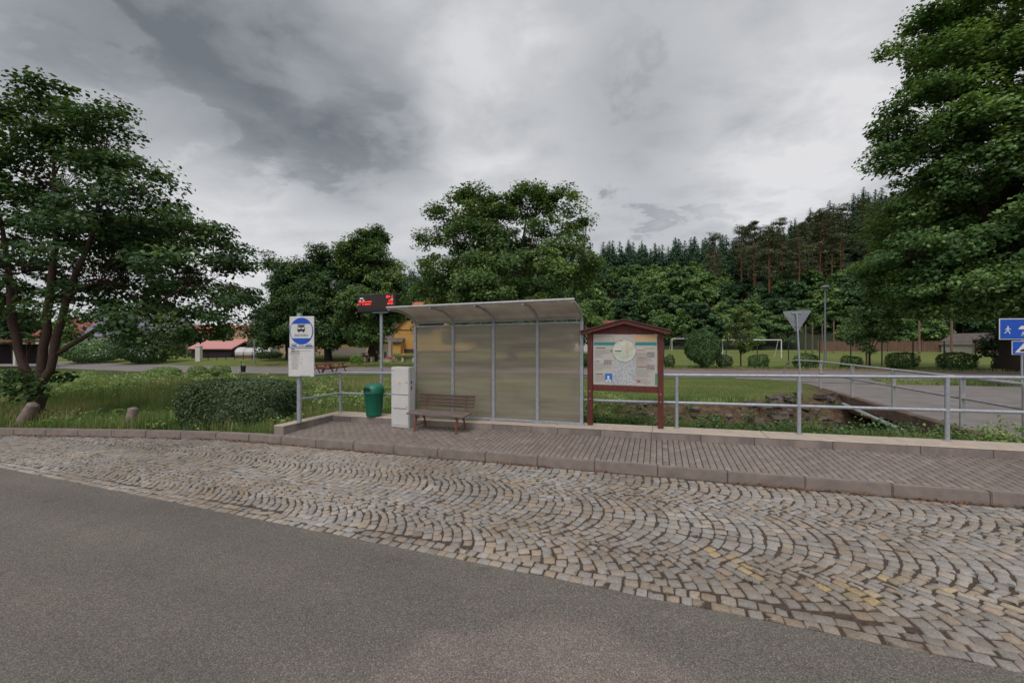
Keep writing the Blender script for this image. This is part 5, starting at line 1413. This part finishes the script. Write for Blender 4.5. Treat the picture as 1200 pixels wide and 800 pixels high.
# left flank of the hill: mixed broadleaf slope
for x, y in scatter(105, (470, 850), (112, 205), 5.2, lambda p, Y: Y < 205 and (p < 830 or Y > 140)):
    tree_thing('broadleaf_tree', DEC[r4.integers(6)], x, y, float(hill_h(x, y)) - .5, r4.uniform(.8, 1.25), r4.random()*6.28, 'broadleaf tree on the open slope left of the tall pines', 'broadleaf trees on the hill slope')
# understory under the pines
for x, y in scatter(110, (825, 1300), (104, 190), 4.6, lambda p, Y: True):
    tree_thing('broadleaf_tree', DEC[(r4.integers(2)*3 + 2) if r4.random() < .6 else r4.integers(6)], x, y, float(hill_h(x, y)) - .5, r4.uniform(.65, 1.0), r4.random()*6.28, 'dark broadleaf tree growing under the tall pines on the hill', 'understory trees below the pines')
# pines
for x, y in scatter(58, (828, 1180), (108, 150), 3.4, lambda p, Y: True):
    s_ = r4.uniform(.82, 1.08)
    tree_thing('pine_tree', PIN[r4.integers(5)], x, y, float(hill_h(x, y)) - .3, s_, r4.random()*6.28, 'tall pine with bare reddish trunk on the hillside', 'tall pines on the hillside')
# spruces on the ridge
for x, y in scatter(190, (470, 850), (200, 265), 3.2, lambda p, Y: True):
    s_ = r4.uniform(.62, .98)
    tree_thing('spruce_tree', SPR[r4.integers(4)], x, y, float(hill_h(x, y)) - .5, s_*1.15, r4.random()*6.28, 'dark spruce in the row along the left ridge of the hill', 'spruces on the ridge')
for x, y in scatter(95, (840, 1250), (140, 235), 5.0, lambda p, Y: True):
    tree_thing('spruce_tree', SPR[r4.integers(4)], x, y, float(hill_h(x, y)) - .5, r4.uniform(.7, 1.05), r4.random()*6.28, 'dark spruce on the high right shoulder of the hill', 'spruces on the right shoulder')
# far village trees
for x, y in scatter(34, (-60, 480), (115, 190), 6, lambda p, Y: True):
    tree_thing('broadleaf_tree', DEC[r4.integers(6)], x, y, .3, r4.uniform(.55, .95), r4.random()*6.28, 'distant broadleaf tree behind the village houses', 'trees behind the village')
for px, Y, sc in ((20, 66, .75), (70, 70, .6), (215, 66, .42), (262, 70, .5), (330, 70, .6)):
    tree_thing('broadleaf_tree', DEC[r4.integers(6)], at(px, Y), Y, -.2, sc, r4.random()*6.28, 'broadleaf garden tree growing between the village houses', 'garden trees in the village')

# ================================================================== GRASS & WEEDS
def blades(name, s, t, h, w, tint, lean=.35, zoff=0.0):
    n = len(s)
    x = s*CT + t*ST; y = -s*ST + t*CT; z = zg(s, t) + zoff
    a = rng.uniform(0, 2*np.pi, n); d = np.stack([np.cos(a), np.sin(a), np.zeros(n)], -1)
    b = np.stack([-np.sin(a + rng.normal(0, .6, n)), np.cos(a), np.zeros(n)], -1)
    base = np.stack([x, y, z - .03], -1)
    ln = (lean*rng.random(n)*h)[:, None]
    hm = np.stack([np.zeros(n), np.zeros(n), h*.55], -1); ht = np.stack([np.zeros(n), np.zeros(n), h], -1)
    ww = w[:, None]
    V = np.stack([base - b*ww*.5, base + b*ww*.5, base + hm + d*ln*.35 + b*ww*.4, base + hm + d*ln*.35 - b*ww*.4, base + ht + d*ln*1.2], 1)
    i = np.arange(n)*5
    q = np.stack([i, i+1, i+2, i+3], -1); tr = np.stack([i+3, i+2, i+4], -1)
    return np_mesh(name, V.reshape(-1, 3), quads=q, tris=tr, attrs={'tint': ('FACE', np.concatenate([tint, tint]))})
def grass(name, n, sr, tr, hr, w, label, mask=None, tint=(.5, .26), hmod=None):
    s = rng.uniform(*sr, n); t = rng.uniform(*tr, n)
    k = (t > t_kerb(s) + .18)
    if mask is not None: k &= mask(s, t)
    s, t = s[k], t[k]
    pat = fbm(s*.7, t*.7)
    h = rng.uniform(*hr, len(s))*(.5 + pat)
    if hmod is not None: h = h*hmod(s, t)
    tn = np.clip(tint[0] + tint[1]*rng.normal(size=len(s)) + 1.3*(fbm(s*.5+4, t*.5) - .5), 0, 1)
    o = link_mesh(name, blades(name, s, t, h, w*(.6 + .8*rng.random(len(s))), tn), L_GRASS)
    tag(o, label, 'grass', kind='stuff'); return o
notwall = lambda s, t: ~((s > -8.5) & (t < 9.2))
grass('grass', 90000, (-24, -8.4), (5.2, 9.6), (.08, .40), .010, 'short rough grass between the left kerb and the weeds', notwall)
grass('grass', 60000, (-34, -2), (8.6, 21), (.22, .75), .014, 'tall rough meadow grass behind the bus stop', lambda s, t: notwall(s, t) & (t < 17.5) & (fbm(s*.3, t*.3) > .3), hmod=lambda s, t: 1 - .75*sstep(14, 17, t))
grass('grass', 34000, (-9, 5.8), (9.22, 10.9), (.10, .34), .012, 'green grass on the near bank right behind the wall', lambda s, t: fbm(s*1.1, t*1.1) > .36, tint=(.42, .2))
grass('grass', 60000, (-14, 5.6), (13.6, 22.5), (.08, .20), .020, 'mown grass strip on the far bank of the brook', lambda s, t: (rng.random(len(s)) > .5*sstep(15, 18, t)) & (t > 14.0 + 3.6*sstep(1.8, 5.2, s) + fbm(s*1.3, t)*.8), tint=(.55, .2), hmod=lambda s, t: 1.5 - 1.1*sstep(14.2, 16.5, t))
grass('grass', 24000, (-40, 24), (31.6, 34.5), (.10, .28), .035, 'grass verge below the hedge bushes along the far road', tint=(.5, .2))
grass('grass', 7000, (8.3, 19), (22.0, 24.4), (.06, .16), .03, 'short grass island at the road junction by the zone sign', lambda s, t: (t > 22.0) & (s > 9.5), tint=(.5, .2))
L_DRY = leaf_mat('dry_stalk', (.10, .085, .04), (.16, .135, .07), (.24, .20, .11), .3, .8)
def stalks(n, sr, tr, hr, w, label):
    s = rng.uniform(*sr, n); t = rng.uniform(*tr, n); k = (t > t_kerb(s) + .3) & notwall(s, t) & (fbm(s*.6+11, t*.6) > .5); s, t = s[k], t[k]
    o = link_mesh('dry_grass', blades('dry_grass', s, t, rng.uniform(*hr, len(s)), w*(.7 + .6*rng.random(len(s))), rng.random(len(s)), .5), L_DRY); tag(o, label, 'dry grass', kind='stuff')
stalks(16000, (-26, -8.7), (5.8, 12), (.25, .6), .008, 'straw coloured seed stalks in the rough grass at the left')
stalks(9000, (-30, -4), (11, 17), (.3, .75), .012, 'straw coloured seed stalks in the meadow farther back')
# leafy weeds
def weeds(name, n, sr, tr, r, per, ls, label, mask=None, m=None, hz=(.1, .5)):
    s = rng.uniform(*sr, n); t = rng.uniform(*tr, n)
    k = (t > t_kerb(s) + .3)
    if mask is not None: k &= mask(s, t)
    s, t = s[k], t[k]
    x = s*CT + t*ST; y = -s*ST + t*CT; z = zg(s, t) + rng.uniform(*hz, len(s))
    C, Nn, sz, ti = clump_leaves(np.stack([x, y, z], -1), r*(.6 + .8*rng.random(len(s))), per, ls, .75, .8)
    o = link_mesh(name, leaf_mesh(name, C, Nn, sz, ti + .1), m or L_WEED); tag(o, label, 'weeds', kind='stuff'); return o
weeds('weeds', 620, (-40, -8.6), (9.4, 20), .5, 80, .10, 'tall leafy weeds in the meadow left of the bus stop', lambda s, t: (fbm(s*.45+2, t*.45) > .42) & (t < 16.2), hz=(.1, .62))
weeds('weeds', 170, (-9.5, -1), (10.0, 14), .4, 70, .075, 'leafy weeds on the brook bank behind the bin and shelter', hz=(.1, .55))
weeds('weeds', 170, (-4, 5.5), (9.35, 10.5), .22, 60, .055, 'low leafy weeds right behind the wall beside the railing', lambda s, t: fbm(s*1.4, t*1.4) > .36, L_BUSH, (.0, .34))
weeds('weeds', 130, (4.9, 12), (9.35, 10.4), .28, 60, .06, 'leafy weeds between the wall and the bridge', None, L_WEED, (.0, .3))
weeds('weeds', 190, (-3.5, 6.0), (12.4, 17.5), .24, 60, .055, 'scattered weeds among the stones of the far bank', lambda s, t: (fbm(s*1.9, t*1.9) > .47) & (t < 14.3 + 3.6*sstep(1.8, 5.2, s)), L_BUSH, (.0, .2))
weeds('weeds', 7, (-4.75, -4.35), (8.5, 8.6), .12, 26, .05, 'small weeds sprouting from the paving under the bench', None, L_BUSH, (.22, .34))
weeds('weeds', 420, (-24, -8.7), (5.8, 9.8), .20, 46, .06, 'low leafy weeds scattered in the rough grass at the left kerb', lambda s, t: fbm(s*.9, t*.9) > .44, None, (.02, .22))
# rubble on the far bank
def rubble():
    mb = MB(); n = 300
    for k in range(n):
        s = rng.uniform(-1.2, 6.2); t = rng.uniform(12.3, 14.2) + 3.6*float(sstep(1.8, 5.2, s)); r = rng.uniform(.025, .13)*(1.5 if s > 2.6 else 1)
        x = s*CT + t*ST; y = -s*ST + t*CT; z = float(zg(s, t)) + r*.25
        d = unit(rng.normal(size=(8, 3)))
        R3 = Matrix.Rotation(rng.uniform(0, 6), 3, 'Z') @ Matrix.Rotation(rng.normal(0, .3), 3, 'X')
        o = len(mb.v); mb.box((x, y, z), (r*rng.uniform(1.2, 2.6), r*rng.uniform(1, 1.6), r*rng.uniform(.6, 1.1)), R3)
        mb.v[o:] = [tuple(np.array(v) + rng.normal(0, r*.14, 3)) for v in mb.v[o:]]
    o = mb.build('rubble', M['rubble'], bevel=.018); tag(o, 'loose stone rubble on the far bank of the brook', 'rubble', kind='stuff')
rubble()

# ================================================================== SKY, SUN, CAMERA
SUN_EL, SUN_AZ = R(58), R(200)       # azimuth from +Y clockwise: behind the camera, to the left
wd = bpy.data.worlds.new('World'); SC.world = wd; wd.use_nodes = True
nt = wd.node_tree; N = nt.nodes; L = nt.links
bg = N['Background']; bg.inputs['Strength'].default_value = .1
sky = N.new('ShaderNodeTexSky'); sky.sky_type = 'NISHITA'; sky.sun_disc = False; sky.sun_elevation = SUN_EL; sky.sun_rotation = SUN_AZ
tc = N.new('ShaderNodeTexCoord')
def math_(op, a, b=None, c=None, clamp=False):
    n = N.new('ShaderNodeMath'); n.operation = op; n.use_clamp = clamp
    for i, v in enumerate((a, b, c)):
        if v is None: continue
        if isinstance(v, (int, float)): n.inputs[i].default_value = v
        else: L.new(v, n.inputs[i])
    return n.outputs[0]
sep = N.new('ShaderNodeSeparateXYZ'); L.new(tc.outputs['Generated'], sep.inputs[0])
den = math_('ADD', math_('MAXIMUM', sep.outputs[2], 0.0), .22)
cx = math_('DIVIDE', sep.outputs[0], den); cy = math_('DIVIDE', sep.outputs[1], den)
cmb = N.new('ShaderNodeCombineXYZ'); L.new(cx, cmb.inputs[0]); L.new(cy, cmb.inputs[1])
def noise(scale, det, dist, off, rough=.55):
    mp = N.new('ShaderNodeMapping'); mp.inputs['Location'].default_value = off; mp.inputs['Scale'].default_value = (1, 1.15, 1); L.new(cmb.outputs[0], mp.inputs[0])
    n = N.new('ShaderNodeTexNoise'); n.inputs['Scale'].default_value = scale; n.inputs['Detail'].default_value = det; n.inputs['Distortion'].default_value = dist; n.inputs['Roughness'].default_value = rough
    L.new(mp.outputs[0], n.inputs['Vector']); return n.outputs['Fac']
n1 = noise(1.15, 7, .25, (3.1, 1.7, 0), .5); n2 = noise(3.4, 7, .25, (7.7, 2.2, 0), .58)
val = math_('ADD', math_('MULTIPLY', math_('SUBTRACT', n1, .5), .70), math_('MULTIPLY', math_('SUBTRACT', n2, .5), .62))
val = math_('ADD', val, .60)
# warp the blob directions a little with the noise so that their rims are ragged
wv = N.new('ShaderNodeVectorMath'); wv.operation = 'ADD'
cw = N.new('ShaderNodeCombineXYZ'); L.new(math_('MULTIPLY', math_('SUBTRACT', n1, .5), .22), cw.inputs[0]); L.new(math_('MULTIPLY', math_('SUBTRACT', n2, .5), .22), cw.inputs[2])
L.new(tc.outputs['Generated'], wv.inputs[0]); L.new(cw.outputs[0], wv.inputs[1])
def blob(px, py, rpx, amp):
    d = Vector(((px-600)/480, 1, (400-py)/480)); ln = d.length; d.normalize()
    sig = (rpx/480/ln)**2/2*1.0
    vm = N.new('ShaderNodeVectorMath'); vm.operation = 'DOT_PRODUCT'; L.new(wv.outputs[0], vm.inputs[0]); vm.inputs[1].default_value = d
    e = math_('EXPONENT', math_('DIVIDE', math_('SUBTRACT', vm.outputs['Value'], 1.0), sig))
    return math_('MULTIPLY', math_('MINIMUM', e, 1.3), amp)
for b in ((310, 90, 190, -.24), (70, 30, 190, -.28), (450, 195, 75, -.16), (400, 130, 80, -.10), (170, 90, 110, -.08), (235, 235, 110, .22), (20, 120, 90, .20), (300, 330, 170, .22), (560, 130, 110, .14), (680, 60, 110, -.12), (760, 150, 70, -.10), (1000, 210, 170, .16), (900, 60, 150, .02), (780, 255, 36, -.20), (870, 200, 90, .10), (560, 250, 90, .05), (500, 20, 120, .06)):
    val = math_('ADD', val, blob(*b))
cr = N.new('ShaderNodeValToRGB'); ramp(cr, [(0, (1.30, 1.42, 1.54)), (.26, (2.20, 2.33, 2.48)), (.55, (4.05, 4.14, 4.28)), (.95, (6.1, 6.05, 6.15))])
# ramp colours above 1 are stored by scaling
for e in cr.color_ramp.elements: e.color = (e.color[0]/10, e.color[1]/10, e.color[2]/10, 1)
L.new(val, cr.inputs[0])
sc10 = N.new('ShaderNodeVectorMath'); sc10.operation = 'SCALE'; L.new(cr.outputs[0], sc10.inputs[0])
# extra sky brightness added overhead and behind the camera, unseen, to light the scene
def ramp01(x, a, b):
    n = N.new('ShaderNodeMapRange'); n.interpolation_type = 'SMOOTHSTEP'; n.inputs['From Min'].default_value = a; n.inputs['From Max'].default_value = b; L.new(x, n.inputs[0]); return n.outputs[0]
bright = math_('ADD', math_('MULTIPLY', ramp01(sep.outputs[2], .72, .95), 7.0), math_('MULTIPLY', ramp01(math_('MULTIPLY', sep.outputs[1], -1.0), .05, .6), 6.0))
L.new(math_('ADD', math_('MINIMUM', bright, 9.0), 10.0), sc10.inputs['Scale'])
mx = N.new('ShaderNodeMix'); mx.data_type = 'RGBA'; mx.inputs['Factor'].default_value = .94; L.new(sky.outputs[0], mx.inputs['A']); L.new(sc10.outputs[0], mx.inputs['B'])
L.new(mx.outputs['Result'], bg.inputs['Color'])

sl = bpy.data.lights.new('sun', 'SUN'); sl.energy = 1.5; sl.angle = R(25); sl.color = (1, .96, .92)
so = bpy.data.objects.new('sun', sl); COL.objects.link(so)
sd = Vector((math.sin(SUN_AZ)*math.cos(SUN_EL), math.cos(SUN_AZ)*math.cos(SUN_EL), math.sin(SUN_EL)))
so.rotation_euler = sd.to_track_quat('Z', 'Y').to_euler()
cam = bpy.data.cameras.new('camera'); cam.sensor_width = 36; cam.lens = 14.4; cam.clip_end = 5000; cam.clip_start = .05
co = bpy.data.objects.new('camera', cam); COL.objects.link(co); co.location = (0, 0, CAMH); co.rotation_euler = (R(90), 0, 0)
SC.camera = co
vs = SC.view_settings; vs.view_transform = 'Standard'; vs.look = 'None'; vs.exposure = .35; vs.gamma = 1; vs.use_curve_mapping = False
SC.cycles.max_bounces = 6; SC.cycles.transparent_max_bounces = 12; SC.cycles.use_denoising = True
